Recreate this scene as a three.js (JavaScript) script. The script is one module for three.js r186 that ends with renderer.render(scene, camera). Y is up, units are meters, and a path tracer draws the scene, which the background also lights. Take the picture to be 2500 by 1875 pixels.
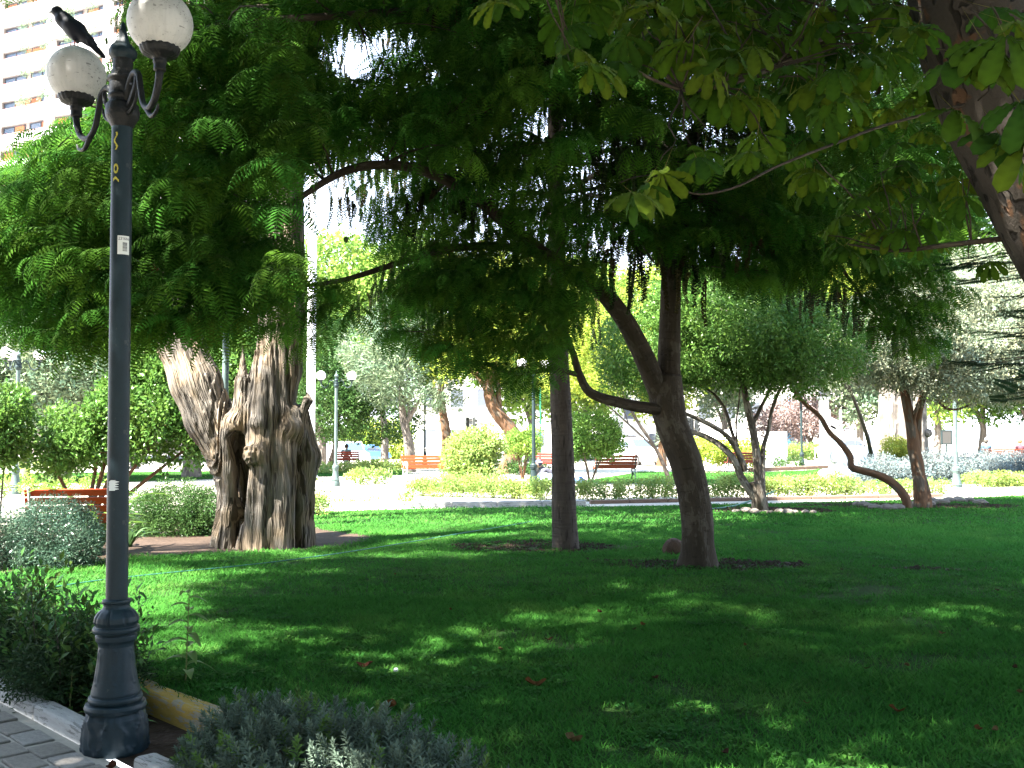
import * as THREE from 'three';
import { mergeGeometries, mergeVertices } from 'three/addons/utils/BufferGeometryUtils.js';
import { MarchingCubes } from 'three/addons/objects/MarchingCubes.js';
import { RoundedBoxGeometry } from 'three/addons/geometries/RoundedBoxGeometry.js';

// ---------------------------------------------------------------- camera, sky, sun, exposure
const scene = new THREE.Scene();
const EYE = 1.6, PITCH = THREE.MathUtils.degToRad(3), FOCAL = 2450;      // focal length in pixels of a 2500 x 1875 frame
const camera = new THREE.PerspectiveCamera(2 * THREE.MathUtils.radToDeg(Math.atan(937.5 / FOCAL)), 4 / 3, 0.1, 900);
camera.position.set(0, EYE, 0);
camera.rotation.set(PITCH, 0, 0);

const SUN = new THREE.Vector3(-0.48, 0.8, 0.32).normalize();
{
  // clear summer sky: pale towards the horizon, bluer overhead, a little brighter round the sun
  const W = 256, H = 128, data = new Float32Array(W * H * 4);
  for (let j = 0; j < H; j++) for (let i = 0; i < W; i++) {
    const el = ((j + 0.5) / H - 0.5) * Math.PI, az = ((i + 0.5) / W - 0.5) * 2 * Math.PI;
    const y = Math.sin(el), x = Math.cos(az) * Math.cos(el), z = Math.sin(az) * Math.cos(el);
    const t = Math.pow(Math.max(0, y), 0.55), near = Math.pow(Math.max(0, x * SUN.x + y * SUN.y + z * SUN.z), 6) * 0.35;
    const k = (j * W + i) * 4;
    data[k] = 0.92 + (0.30 - 0.92) * t + near; data[k + 1] = 0.96 + (0.50 - 0.96) * t + near * 0.95; data[k + 2] = 1.0 + (0.86 - 1.0) * t + near * 0.85;
    data[k + 3] = 1;
  }
  const sky = new THREE.DataTexture(data, W, H, THREE.RGBAFormat, THREE.FloatType);
  sky.mapping = THREE.EquirectangularReflectionMapping; sky.magFilter = sky.minFilter = THREE.LinearFilter; sky.needsUpdate = true;
  scene.background = sky; scene.environment = sky;
  scene.backgroundIntensity = scene.environmentIntensity = 0.42;
}
const sun = new THREE.DirectionalLight(new THREE.Color(1, 0.95, 0.86), 5);
sun.name = 'sun'; sun.position.copy(SUN).multiplyScalar(90); sun.castShadow = true; sun.shadow.radius = 1;
sun.shadow.mapSize.set(4096, 4096);
Object.assign(sun.shadow.camera, { left: -60, right: 60, top: 60, bottom: -60, near: 1, far: 260 });
scene.add(sun, sun.target);
const renderer = new THREE.WebGLRenderer({ antialias: true });
renderer.setSize(1024, 768); renderer.shadowMap.enabled = true; renderer.shadowMap.type = THREE.PCFSoftShadowMap;
renderer.toneMapping = THREE.LinearToneMapping;
renderer.toneMappingExposure = 13;

// ---------------------------------------------------------------- helpers
const V = (x, y, z) => new THREE.Vector3(x, y, z);
const C = (r, g, b) => new THREE.Color().setRGB(r, g, b);
function rng(seed) { let a = seed >>> 0; return () => { a = (a + 0x6D2B79F5) | 0; let t = Math.imul(a ^ (a >>> 15), 1 | a); t = (t + Math.imul(t ^ (t >>> 7), 61 | t)) ^ t; return ((t ^ (t >>> 14)) >>> 0) / 4294967296; }; }
const lerp = (a, b, t) => a + (b - a) * t, clamp = (x, a = 0, b = 1) => Math.min(b, Math.max(a, x));
const ss = (a, b, x) => { const t = clamp((x - a) / (b - a)); return t * t * (3 - 2 * t); };
// a surveyed sight line: frame position and distance ahead give a point of the park
const SP = Math.sin(PITCH), CP = Math.cos(PITCH);
function sight(px, py) { const cx = (px - 1250) / FOCAL, cy = (937.5 - py) / FOCAL; return V(cx, cy * CP + SP, -CP + cy * SP); }
function P(px, py, d) { const s = sight(px, py); return s.multiplyScalar(d / -s.z).add(V(0, EYE, 0)); }
function G(px, py, y = 0) { const s = sight(px, py); return s.multiplyScalar((y - EYE) / s.y).add(V(0, EYE, 0)); }
// the street beyond the park on the left lies lower
const H = (x, z) => -0.75 * ss(44, 78, -z) * ss(-3, -13, x);

// value noise, 3-d and tiling 2-d
function hash3(x, y, z) { let h = Math.imul(x | 0, 374761393) ^ Math.imul(y | 0, 668265263) ^ Math.imul(z | 0, 2147483647 - 1013); h = Math.imul(h ^ (h >>> 13), 1274126177); return ((h ^ (h >>> 16)) >>> 0) / 4294967296; }
function noise3(x, y, z) {
  const X = Math.floor(x), Y = Math.floor(y), Z = Math.floor(z); let u = x - X, v = y - Y, w = z - Z; u = u * u * (3 - 2 * u); v = v * v * (3 - 2 * v); w = w * w * (3 - 2 * w);
  const c = (i, j, k) => hash3(X + i, Y + j, Z + k);
  return lerp(lerp(lerp(c(0, 0, 0), c(1, 0, 0), u), lerp(c(0, 1, 0), c(1, 1, 0), u), v), lerp(lerp(c(0, 0, 1), c(1, 0, 1), u), lerp(c(0, 1, 1), c(1, 1, 1), u), v), w);
}
const fbm3 = (x, y, z) => noise3(x, y, z) * 0.55 + noise3(x * 2.1, y * 2.1, z * 2.1) * 0.3 + noise3(x * 4.3, y * 4.3, z * 4.3) * 0.15;
function tile(u, v, fx, fy, s = 0) {          // value noise on the unit square that repeats, fx by fy cells
  const x = u * fx, y = v * fy, X = Math.floor(x), Y = Math.floor(y); let a = x - X, b = y - Y; a = a * a * (3 - 2 * a); b = b * b * (3 - 2 * b);
  const c = (i, j) => hash3((((X + i) % fx) + fx) % fx, (((Y + j) % fy) + fy) % fy, 77 + s);
  return lerp(lerp(c(0, 0), c(1, 0), a), lerp(c(0, 1), c(1, 1), a), b);
}
const ftile = (u, v, fx, fy, s = 0) => tile(u, v, fx, fy, s) * 0.5 + tile(u, v, fx * 2, fy * 2, s + 1) * 0.28 + tile(u, v, fx * 4, fy * 4, s + 2) * 0.22;
function texture(n, fn, srgb = false, m = n) {  // fn(u, v) -> [r, g, b] 0..1 (linear when a colour)
  const data = new Uint8Array(n * m * 4), enc = (c) => clamp(c) <= 0.0031308 ? clamp(c) * 12.92 : 1.055 * Math.pow(clamp(c), 1 / 2.4) - 0.055;
  for (let j = 0; j < m; j++) for (let i = 0; i < n; i++) {
    const c = fn((i + 0.5) / n, (j + 0.5) / m), k = (j * n + i) * 4;
    for (let q = 0; q < 3; q++) data[k + q] = 255 * (srgb ? enc(c[q]) : clamp(c[q]));
    data[k + 3] = 255;
  }
  const t = new THREE.DataTexture(data, n, m); t.magFilter = THREE.LinearFilter; t.minFilter = THREE.LinearMipmapLinearFilter; t.generateMipmaps = true;
  t.wrapS = t.wrapT = THREE.RepeatWrapping; if (srgb) t.colorSpace = THREE.SRGBColorSpace; t.needsUpdate = true; return t;
}
// a material whose colour and relief come from one computed pattern: fn(u, v) -> [r, g, b, height]; size = metres per repeat
function patterned(fn, size, bump, opts = {}, n = 512) {
  const map = texture(n, (u, v) => fn(u, v), true), rel = texture(n, (u, v) => { const h = fn(u, v)[3]; return [h, h, h]; });
  for (const t of [map, rel]) t.repeat.set(1 / size[0], 1 / size[1]);
  return new THREE.MeshPhysicalMaterial({ map, bumpMap: rel, bumpScale: bump, roughness: 0.9, specularIntensity: 0.25, ...opts });
}
const paint = (r, g, b, rough = 0.6, metal = 0) => new THREE.MeshStandardMaterial({ color: C(r, g, b), roughness: rough, metalness: metal });
const leafy = (r, g, b, through = 0.4, coat = 0) => new THREE.MeshPhysicalMaterial({ color: C(r, g, b), roughness: 1, transmission: through, thickness: 0, side: THREE.DoubleSide, clearcoat: coat, clearcoatRoughness: 0.28, specularIntensity: 0.08 });

// naming and tagging
const taken = {};
function numbered(n) { const k = taken[n] = (taken[n] ?? -1) + 1; return k ? `${n}_${String(k).padStart(3, '0')}` : n; }
function thing(name, label, category, pos = V(0, 0, 0), turn = 0, group) {
  const o = new THREE.Group(); o.name = numbered(name); o.position.copy(pos); o.rotation.y = turn; o.userData = { label, category }; if (group) o.userData.group = group; scene.add(o); return o;
}
function part(parent, name, geo, mat, kind) {
  const m = new THREE.Mesh(geo, mat); m.name = name; m.castShadow = m.receiveShadow = true; if (kind) m.userData.kind = kind; parent.add(m); return m;
}
function solo(name, label, category, geo, mat, pos, group) { const m = part(scene, numbered(name), geo, mat); m.userData = { label, category }; if (group) m.userData.group = group; if (pos) m.position.copy(pos); return m; }
function structure(name, geo, mat) { const m = part(scene, numbered(name), geo, mat); m.userData.kind = 'structure'; return m; }

// geometry
const xf = (g, x = 0, y = 0, z = 0, rx = 0, ry = 0, rz = 0, s = 1) => g.applyMatrix4(new THREE.Matrix4().compose(V(x, y, z), new THREE.Quaternion().setFromEuler(new THREE.Euler(rx, ry, rz)), typeof s === 'number' ? V(s, s, s) : s));
const box = (w, h, d, x = 0, y = 0, z = 0, r = 0) => (r ? new RoundedBoxGeometry(w, h, d, 2, r) : new THREE.BoxGeometry(w, h, d)).translate(x, y, z);
function joined(list) { return mergeGeometries(list.map((g) => { g = g.index ? g.toNonIndexed() : g; for (const k of Object.keys(g.attributes)) if (!['position', 'normal', 'uv'].includes(k)) g.deleteAttribute(k); if (!g.attributes.uv) g.setAttribute('uv', new THREE.BufferAttribute(new Float32Array(g.attributes.position.count * 2), 2)); return g; })); }
function curve(pts, n) { return new THREE.CatmullRomCurve3(pts, false, 'centripetal').getPoints(n); }
// tapered, slightly uneven limb through pts; rad(t) metres; uv in metres
function limb(pts, rad, sides = 10, rough = 0, seed = 0, cap = true) {
  const n = pts.length, pos = [], uv = [], idx = [], T = V(), N = V(), B = V(), prev = V(1, 0.1, 0.3); let len = 0;
  for (let i = 0; i < n; i++) {
    T.copy(pts[Math.min(n - 1, i + 1)]).sub(pts[Math.max(0, i - 1)]).normalize();
    N.copy(prev).addScaledVector(T, -prev.dot(T)); if (N.lengthSq() < 1e-4) N.set(0, 0, 1).addScaledVector(T, -T.z); N.normalize(); prev.copy(N); B.crossVectors(T, N);
    if (i) len += pts[i].distanceTo(pts[i - 1]);
    const r = rad(i / (n - 1));
    for (let k = 0; k <= sides; k++) {
      const a = (k % sides) / sides * 2 * Math.PI, c = Math.cos(a), s = Math.sin(a);
      const q = r * (1 + rough * (fbm3(c * 1.3 + seed, s * 1.3 + seed, len * 1.4) - 0.5) * 2);
      pos.push(pts[i].x + (N.x * c + B.x * s) * q, pts[i].y + (N.y * c + B.y * s) * q, pts[i].z + (N.z * c + B.z * s) * q);
      uv.push(k / sides * Math.max(0.12, Math.round(2 * Math.PI * rad(0.3) / 0.12) * 0.12), len);
    }
  }
  for (let i = 0; i < n - 1; i++) for (let k = 0; k < sides; k++) { const a = i * (sides + 1) + k, b = a + sides + 1; idx.push(a, a + 1, b, b, a + 1, b + 1); }
  if (cap) { const e = pos.length / 3, p = pts[n - 1]; pos.push(p.x, p.y, p.z); uv.push(0, len); const o = (n - 1) * (sides + 1); for (let k = 0; k < sides; k++) idx.push(o + k, o + k + 1, e); }
  const g = new THREE.BufferGeometry(); g.setAttribute('position', new THREE.Float32BufferAttribute(pos, 3)); g.setAttribute('uv', new THREE.Float32BufferAttribute(uv, 2)); g.setIndex(idx); g.computeVertexNormals(); return g;
}
// surface of revolution with relief: prof = [[radius, height], ...]; extra(theta, h, r) adds to the radius
function turned(prof, sides = 32, extra) {
  const pos = [], uv = [], idx = [], n = prof.length;
  for (let i = 0; i < n; i++) for (let k = 0; k <= sides; k++) {
    const a = (k % sides) / sides * 2 * Math.PI, [r0, h] = prof[i], r = Math.max(0, r0 + (extra ? extra(a, h, r0) : 0));
    pos.push(Math.sin(a) * r, h, Math.cos(a) * r); uv.push(k / sides * 0.4, h);
  }
  for (let i = 0; i < n - 1; i++) for (let k = 0; k < sides; k++) { const a = i * (sides + 1) + k, b = a + sides + 1; idx.push(a, a + 1, b, b, a + 1, b + 1); }
  const g = new THREE.BufferGeometry(); g.setAttribute('position', new THREE.Float32BufferAttribute(pos, 3)); g.setAttribute('uv', new THREE.Float32BufferAttribute(uv, 2)); g.setIndex(idx); g.computeVertexNormals(); return g;
}
function dense(prof, step) { const out = []; for (let i = 0; i < prof.length - 1; i++) { const [a, b] = [prof[i], prof[i + 1]], n = Math.max(1, Math.ceil(Math.hypot(b[0] - a[0], b[1] - a[1]) / step)); for (let k = 0; k < n; k++) out.push([lerp(a[0], b[0], k / n), lerp(a[1], b[1], k / n)]); } out.push(prof[prof.length - 1]); return out; }
function rounded(prof, n) { return new THREE.SplineCurve(prof.map(([r, h]) => new THREE.Vector2(r, h))).getPoints(n).map((p) => [Math.max(0, p.x), p.y]); }

// solid from a distance field: fn(x, y, z) < 0 inside
function solid(fn, centre, half, res) {
  const mc = new MarchingCubes(res, new THREE.MeshBasicMaterial(), false, false, 400000); mc.isolation = 0;
  const n = mc.size, hs = mc.halfsize;
  for (let k = 0; k < n; k++) for (let j = 0; j < n; j++) for (let i = 0; i < n; i++)
    mc.field[i + j * n + k * n * n] = -fn(centre.x + (i - hs) / hs * half.x, centre.y + (j - hs) / hs * half.y, centre.z + (k - hs) / hs * half.z);
  mc.update();
  const c = mc.count, p = mc.positionArray.slice(0, c * 3);
  for (let i = 0; i < c; i++) { p[i * 3] = centre.x + p[i * 3] * half.x; p[i * 3 + 1] = centre.y + p[i * 3 + 1] * half.y; p[i * 3 + 2] = centre.z + p[i * 3 + 2] * half.z; }
  let g = new THREE.BufferGeometry(); g.setAttribute('position', new THREE.BufferAttribute(p, 3)); g = mergeVertices(g, 1e-4); g.computeVertexNormals(); return g;
}
function capsule(x, y, z, a, b, ra, rb) {
  const bx = b.x - a.x, by = b.y - a.y, bz = b.z - a.z, l2 = bx * bx + by * by + bz * bz || 1e-9;
  const t = clamp(((x - a.x) * bx + (y - a.y) * by + (z - a.z) * bz) / l2);
  return Math.hypot(x - a.x - bx * t, y - a.y - by * t, z - a.z - bz * t) - lerp(ra, rb, t);
}
const smin = (a, b, k) => { const h = Math.max(k - Math.abs(a - b), 0) / k; return Math.min(a, b) - h * h * k * 0.25; };
// uv in metres from position, wrapped round the vertical axis through (cx, cz)
function wrapUV(g, cx, cz, r) {
  const p = g.attributes.position, uv = new Float32Array(p.count * 2);
  for (let i = 0; i < p.count; i++) { const a = Math.atan2(p.getX(i) - cx, -(p.getZ(i) - cz)); uv[2 * i] = a * r; uv[2 * i + 1] = p.getY(i); }
  g.setAttribute('uv', new THREE.BufferAttribute(uv, 2)); return g;
}
function flatShape(pts, y) {                    // horizontal sheet from a polygon of points; uv in metres
  const g = new THREE.ShapeGeometry(new THREE.Shape(pts.map((p) => new THREE.Vector2(p.x, -p.z)))); g.rotateX(-Math.PI / 2).translate(0, y, 0);
  const p = g.attributes.position; for (let i = 0; i < p.count; i++) g.attributes.uv.setXY(i, p.getX(i), p.getZ(i)); return g;
}
function inside(pts, x, z) { let c = false; for (let i = 0, j = pts.length - 1; i < pts.length; j = i++) { const a = pts[i], b = pts[j]; if ((a.z > z) !== (b.z > z) && x < (b.x - a.x) * (z - a.z) / (b.z - a.z) + a.x) c = !c; } return c; }

// ---------------------------------------------------------------- foliage kit
class Leaves {                                   // collects leaves into one geometry
  constructor() { this.p = []; this.i = []; }
  leaf(at, dir, up, L, W, fold = 0.18, curl = 0.12) {
    const s = V().crossVectors(dir, up).normalize(), n = V().crossVectors(s, dir).normalize(), o = this.p.length / 3;
    const put = (a, b, c) => this.p.push(at.x + dir.x * a + s.x * b + n.x * c, at.y + dir.y * a + s.y * b + n.y * c, at.z + dir.z * a + s.z * b + n.z * c);
    put(0, 0, 0); put(L * 0.48, -W / 2, fold * W); put(L * 0.5, 0, 0); put(L * 0.48, W / 2, fold * W); put(L, 0, -curl * L);
    this.i.push(o, o + 2, o + 1, o + 1, o + 2, o + 4, o, o + 3, o + 2, o + 2, o + 3, o + 4);
  }
  blade(at, dir, up, L, W, curl = 0) {           // two triangles
    const s = V().crossVectors(dir, up).normalize(), o = this.p.length / 3;
    const put = (a, b, c) => this.p.push(at.x + dir.x * a + s.x * b + up.x * c, at.y + dir.y * a + s.y * b + up.y * c, at.z + dir.z * a + s.z * b + up.z * c);
    put(0, 0, 0); put(L * 0.45, -W / 2, 0); put(L * 0.45, W / 2, 0); put(L, 0, -curl * L);
    this.i.push(o, o + 2, o + 1, o + 1, o + 2, o + 3);
  }
  stalk(a, b, w) { const d = V().subVectors(b, a), s = V(-d.z, 0, d.x); if (s.lengthSq() < 1e-8) s.set(1, 0, 0); s.normalize().multiplyScalar(w / 2); const t = V(0, w / 2, 0), o = this.p.length / 3; for (const q of [a.clone().add(s), a.clone().sub(s), a.clone().add(t), b]) this.p.push(q.x, q.y, q.z); this.i.push(o, o + 1, o + 3, o + 1, o + 2, o + 3, o + 2, o, o + 3); }
  build() { const g = new THREE.BufferGeometry(); g.setAttribute('position', new THREE.Float32BufferAttribute(this.p, 3)); g.setIndex(this.i); g.computeVertexNormals(); return g; }
}
function ball(R) { let x, y, z; do { x = R() * 2 - 1; y = R() * 2 - 1; z = R() * 2 - 1; } while (x * x + y * y + z * z > 1); return V(x, y, z); }
function cluster(seed, n, rad, L, W, opt = {}) {  // a handful of leaves round a twig end
  const R = rng(seed), b = new Leaves();
  for (let i = 0; i < n; i++) {
    const at = ball(R).multiplyScalar(rad), dir = at.clone().normalize().multiplyScalar(0.8).add(ball(R)).add(V(0, opt.lift ?? -0.1, 0)).normalize();
    const up = V(0, 1, 0).addScaledVector(ball(R), opt.tumble ?? 0.7).normalize(), q = 0.7 + R() * 0.6;
    if (opt.flat) b.blade(at, dir, up, L * q, W * q, 0.1); else b.leaf(at, dir, up, L * q, W * q);
  }
  return b.build();
}
function scatter(parent, name, geos, mat, spots, tint, kind = 'stuff') {  // spots: {p, q?, s}; one InstancedMesh for each geometry
  const bins = geos.map(() => []); spots.forEach((s, i) => bins[i % geos.length].push(s));
  const m4 = new THREE.Matrix4(), col = C(1, 1, 1);
  return bins.map((list, k) => {
    if (!list.length) return null;
    const im = new THREE.InstancedMesh(geos[k], mat, list.length); im.name = name; im.castShadow = im.receiveShadow = true; if (kind) im.userData.kind = kind;
    list.forEach((s, i) => { m4.compose(s.p, s.q ?? new THREE.Quaternion(), typeof s.s === 'number' ? V(s.s, s.s, s.s) : s.s ?? V(1, 1, 1)); im.setMatrixAt(i, m4); tint(col, i, s); im.setColorAt(i, col); });
    parent.add(im); return im;
  });
}
const tumble = (R) => new THREE.Quaternion(R() - 0.5, R() - 0.5, R() - 0.5, R() - 0.5).normalize();
const mottled = (R, a = 0.25, warm = 0.15) => (c) => { const v = 1 - a + 2 * a * R(), w = (R() - 0.5) * 2 * warm; c.setRGB(v * (1 + w), v, v * (1 - w * 0.6)); };
// limbs first, then every target is tied to the nearest wood already there; returns geometry of the thin wood
function ramify(nodes, targets, R, o = {}) {
  const geos = [], left = targets.map((p) => ({ p, d: Infinity, n: null }));
  const fresh = (from) => { for (const t of left) for (let i = from; i < nodes.length; i++) { const q = nodes[i], d = q.p.distanceTo(t.p) + Math.max(0, q.p.y - t.p.y) * (o.down ?? 0.4) + (q.r < 0.01 ? 0.5 : 0); if (d < t.d) { t.d = d; t.n = q; } } };
  fresh(0);
  while (left.length) {
    let k = 0; for (let i = 1; i < left.length; i++) if (left[i].d < left[k].d) k = i;
    const { p, n } = left.splice(k, 1)[0], len = n.p.distanceTo(p); if (len < 0.05) continue;
    const mid = n.p.clone().lerp(p, 0.45).add(V((R() - 0.5) * 0.24 * len, (o.arch ?? 0.14) * len * (0.5 + R()), (R() - 0.5) * 0.24 * len));
    const mid2 = n.p.clone().lerp(p, 0.75).add(V((R() - 0.5) * 0.16 * len, (o.arch ?? 0.14) * 0.7 * len, (R() - 0.5) * 0.16 * len));
    const pts = curve([n.p, mid, mid2, p], Math.max(4, Math.min(9, Math.ceil(len / 0.25)))), r0 = Math.min(n.r * 0.75, (o.thick ?? 0.011) * (0.6 + len)), r1 = Math.min(r0, o.tip ?? 0.004);
    geos.push(limb(pts, (t) => lerp(r0, r1, t), o.sides ?? 5, 0, 0, false));
    const from = nodes.length; pts.forEach((q, i) => { if (i) nodes.push({ p: q, r: lerp(r0, r1, i / (pts.length - 1)) }); }); fresh(from);
  }
  return geos.length ? joined(geos) : null;
}
const woodNodes = (pts, rad) => pts.map((p, i) => ({ p, r: rad(i / (pts.length - 1)) }));
function fillBlobs(R, blobs, per, shell = 0.55) {   // blobs: [centre, rx, ry, rz]; points spread through them, denser near the outside
  const out = []; for (const [c, rx, ry, rz] of blobs) { const n = Math.ceil(per * rx * ry * rz * 4.19); for (let i = 0; i < n; i++) { const b = ball(R), l = b.length() || 1, f = Math.pow(l, shell) / l; out.push(V(c.x + b.x * f * rx, c.y + b.y * f * ry, c.z + b.z * f * rz)); } } return out;
}

// ---------------------------------------------------------------- materials of the place
const M = {};
M.path = patterned((u, v) => { const a = ftile(u, v, 6, 6, 1), b = tile(u, v, 128, 128, 4), k = 0.8 + 0.25 * a + 0.12 * (b - 0.5); return [0.36 * k, 0.325 * k, 0.27 * k, b * 0.6 + a * 0.4]; }, [3, 3], 0.006);
M.soil = patterned((u, v) => { const a = ftile(u, v, 7, 7, 11), b = ftile(u, v, 40, 40, 14), k = 0.55 + 0.5 * a + 0.5 * (b - 0.4), g = tile(u, v, 90, 90, 19) > 0.86 ? 1.5 : 1; return [0.046 * k * g, 0.031 * k * g, 0.022 * k * g, a * 0.4 + b * 0.6]; }, [1.6, 1.6], 0.02);
M.turf = patterned((u, v) => { const a = ftile(u, v, 9, 9, 21), b = ftile(u, v, 64, 64, 24), k = 0.5 + 0.9 * b; return [lerp(0.014, 0.026, a) * k, lerp(0.050, 0.044, a) * k, lerp(0.010, 0.013, a) * k, b]; }, [1.3, 1.3], 0.02, { roughness: 1, specularIntensity: 0.1 });
M.concrete = patterned((u, v) => { const a = ftile(u, v, 5, 5, 31), b = tile(u, v, 150, 150, 34), k = 0.72 + 0.4 * a + 0.2 * (b - 0.5); return [0.36 * k, 0.34 * k, 0.30 * k, b]; }, [0.9, 0.9], 0.002);
M.granite = patterned((u, v) => { const a = ftile(u, v, 8, 8, 41), b = tile(u, v, 180, 180, 44), k = 0.7 + 0.45 * a + 0.5 * (b - 0.5); return [0.275 * k, 0.255 * k, 0.23 * k, b * 0.5 + a * 0.5]; }, [0.7, 0.7], 0.003);
M.paleKerb = patterned((u, v) => { const a = ftile(u, v, 6, 6, 51), b = tile(u, v, 160, 160, 54), d = ss(0.58, 0.7, ftile(u, v, 10, 10, 57)), k = (0.8 + 0.3 * a + 0.25 * (b - 0.5)) * (1 - 0.45 * d); return [0.43 * k, 0.42 * k, 0.40 * k, b]; }, [0.8, 0.8], 0.003);
M.yellowKerb = patterned((u, v) => { const a = ftile(u, v, 6, 6, 61), w = ss(0.52, 0.62, ftile(u, v, 9, 9, 64)), b = tile(u, v, 150, 150, 66), k = 0.75 + 0.4 * a + 0.2 * (b - 0.5); return [lerp(0.40, 0.30, w) * k, lerp(0.27, 0.27, w) * k, lerp(0.065, 0.20, w) * k, b]; }, [0.9, 0.9], 0.003);
M.redKerb = patterned((u, v) => { const a = ftile(u, v, 6, 6, 71), b = tile(u, v, 120, 120, 74), k = 0.7 + 0.5 * a + 0.2 * (b - 0.5); return [0.17 * k, 0.115 * k, 0.088 * k, b]; }, [0.9, 0.9], 0.003);
M.stone = patterned((u, v) => { const a = ftile(u, v, 5, 5, 81), b = ftile(u, v, 40, 40, 84), k = 0.6 + 0.5 * a + 0.3 * b; return [0.14 * k, 0.122 * k, 0.104 * k, b]; }, [0.5, 0.5], 0.008);
// barks: u runs round the trunk, v along it, in metres
const ridge = (x) => 1 - Math.abs(2 * x - 1);
M.ringBark = patterned((u, v) => { const w = v + 0.012 * (ftile(u, v, 5, 3, 91) - 0.5), r = ridge(tile(u, w, 4, 64, 93)), f = ftile(u, v, 30, 10, 95), c = ss(0.66, 0.74, ftile(u, v, 26, 7, 97)), k = (0.65 + 0.4 * f) * (0.86 + 0.16 * r) * (1 - 0.5 * c); return [0.075 * k, 0.062 * k, 0.052 * k, r * 0.35 + f * 0.5 - c * 0.5]; }, [0.72, 1.3], 0.016);
M.smoothBark = patterned((u, v) => { const a = ftile(u, v, 5, 3, 101), f = ftile(u, v, 60, 16, 103), l = ss(0.56, 0.66, ftile(u, v, 12, 9, 105)), c = 0.5 * ss(0.63, 0.74, ftile(u, v, 9, 40, 107)), k = (0.6 + 0.5 * a) * (0.8 + 0.4 * f); return [lerp(0.052, 0.08, l) * k * (1 - 0.4 * c), lerp(0.042, 0.068, l) * k * (1 - 0.4 * c), lerp(0.031, 0.052, l) * k * (1 - 0.4 * c), f * 0.6 + a * 0.4 - c * 0.5]; }, [0.72, 1.2], 0.012);
M.scaleBark = patterned((u, v) => { const q = 0.16 * (ftile(u, v, 6, 6, 111) - 0.5), e = Math.min(ridge(tile(u + q, v, 14, 7, 113)), ridge(tile(u, v + q, 9, 12, 115))), c = ss(0.32, 0.12, e), a = ftile(u, v, 4, 4, 117), o = ss(0.60, 0.68, ftile(u, v, 5, 5, 119)), f = ftile(u, v, 60, 60, 121), k = (0.65 + 0.35 * a + 0.25 * f) * (1 - 0.6 * c); return [lerp(0.042, 0.075, o) * k, lerp(0.036, 0.042, o) * k, lerp(0.030, 0.024, o) * k, (1 - c) * 0.8 + 0.2 * f]; }, [0.72, 0.9], 0.02);
M.deadWood = patterned((u, v) => { const w = u + 0.035 * (ftile(u, v, 4, 4, 131) - 0.5), g = ftile(w, v, 46, 3, 133), f = tile(w, v, 150, 8, 136), c = ss(0.60, 0.68, ftile(w, v, 26, 3, 138)), t = ss(0.45, 0.7, ftile(u, v, 4, 3, 140)), k = (0.4 + 0.95 * g) * (0.8 + 0.4 * f) * (1 - 0.65 * c); return [lerp(0.165, 0.20, t) * k, lerp(0.145, 0.155, t) * k, lerp(0.122, 0.108, t) * k, g * 0.5 + f * 0.3 + 0.2 - c * 0.5]; }, [1.0, 1.4], 0.06);
M.oldBark = patterned((u, v) => { const w = u + 0.05 * (ftile(u, v, 4, 4, 151) - 0.5), g = ridge(tile(w, v, 12, 4, 153)), f = ftile(w, v, 50, 12, 156), k = (0.45 + 0.65 * g) * (0.7 + 0.5 * f); return [0.185 * k, 0.160 * k, 0.140 * k, g * 0.8 + f * 0.2]; }, [1.2, 1.6], 0.05);
M.redBark = patterned((u, v) => { const g = ftile(u, v, 24, 4, 161), f = ftile(u, v, 80, 14, 163), p = ss(0.52, 0.62, ftile(u, v, 6, 4, 166)), k = (0.6 + 0.6 * g) * (0.8 + 0.4 * f); return [lerp(0.11, 0.10, p) * k, lerp(0.062, 0.080, p) * k, lerp(0.036, 0.060, p) * k, g * 0.6 + f * 0.4]; }, [0.8, 1.2], 0.02);
M.paleBark = patterned((u, v) => { const g = ftile(u, v, 10, 5, 171), p = ss(0.5, 0.62, ftile(u, v, 9, 6, 173)), k = 0.7 + 0.6 * g; return [lerp(0.07, 0.16, p) * k, lerp(0.056, 0.14, p) * k, lerp(0.042, 0.112, p) * k, g]; }, [0.6, 1.0], 0.012);
M.twig = paint(0.045, 0.036, 0.028, 0.95);

// ---------------------------------------------------------------- ground, paths, lawns
// the park edge runs aslant: distance from the camera's foot along (1, 1)/sqrt 2 is (x - z)/sqrt 2
const R2 = Math.SQRT1_2, EDGE = 4.2 * R2, KERB = 3.34 * R2, LOW = -0.1;
const slant = (s, t, y = 0) => V(s * R2 + t * R2, y, s * R2 - t * R2);   // s along the edge to the right and towards the viewer, t into the park
{
  const S = [], T = [EDGE + 0.1, 4, 6, 9, 13, 18, 24, 31, 38, 46, 54, 63, 73, 85, 100, 120, 160, 240, 420];
  for (let s = -420; s <= 420; s += Math.abs(s) < 110 ? 5 : 31) S.push(s);
  const pos = [], uv = [], idx = [];
  for (const t of T) for (const s of S) { const p = slant(s, t); pos.push(p.x, H(p.x, p.z) - 0.004, p.z); uv.push(p.x, p.z); }
  for (let j = 0; j < T.length - 1; j++) for (let i = 0; i < S.length - 1; i++) { const a = j * S.length + i, b = a + S.length; idx.push(a, a + 1, b, b, a + 1, b + 1); }
  const g = new THREE.BufferGeometry(); g.setAttribute('position', new THREE.Float32BufferAttribute(pos, 3)); g.setAttribute('uv', new THREE.Float32BufferAttribute(uv, 2)); g.setIndex(idx); g.computeVertexNormals();
  structure('ground', g, M.path);
}
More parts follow.
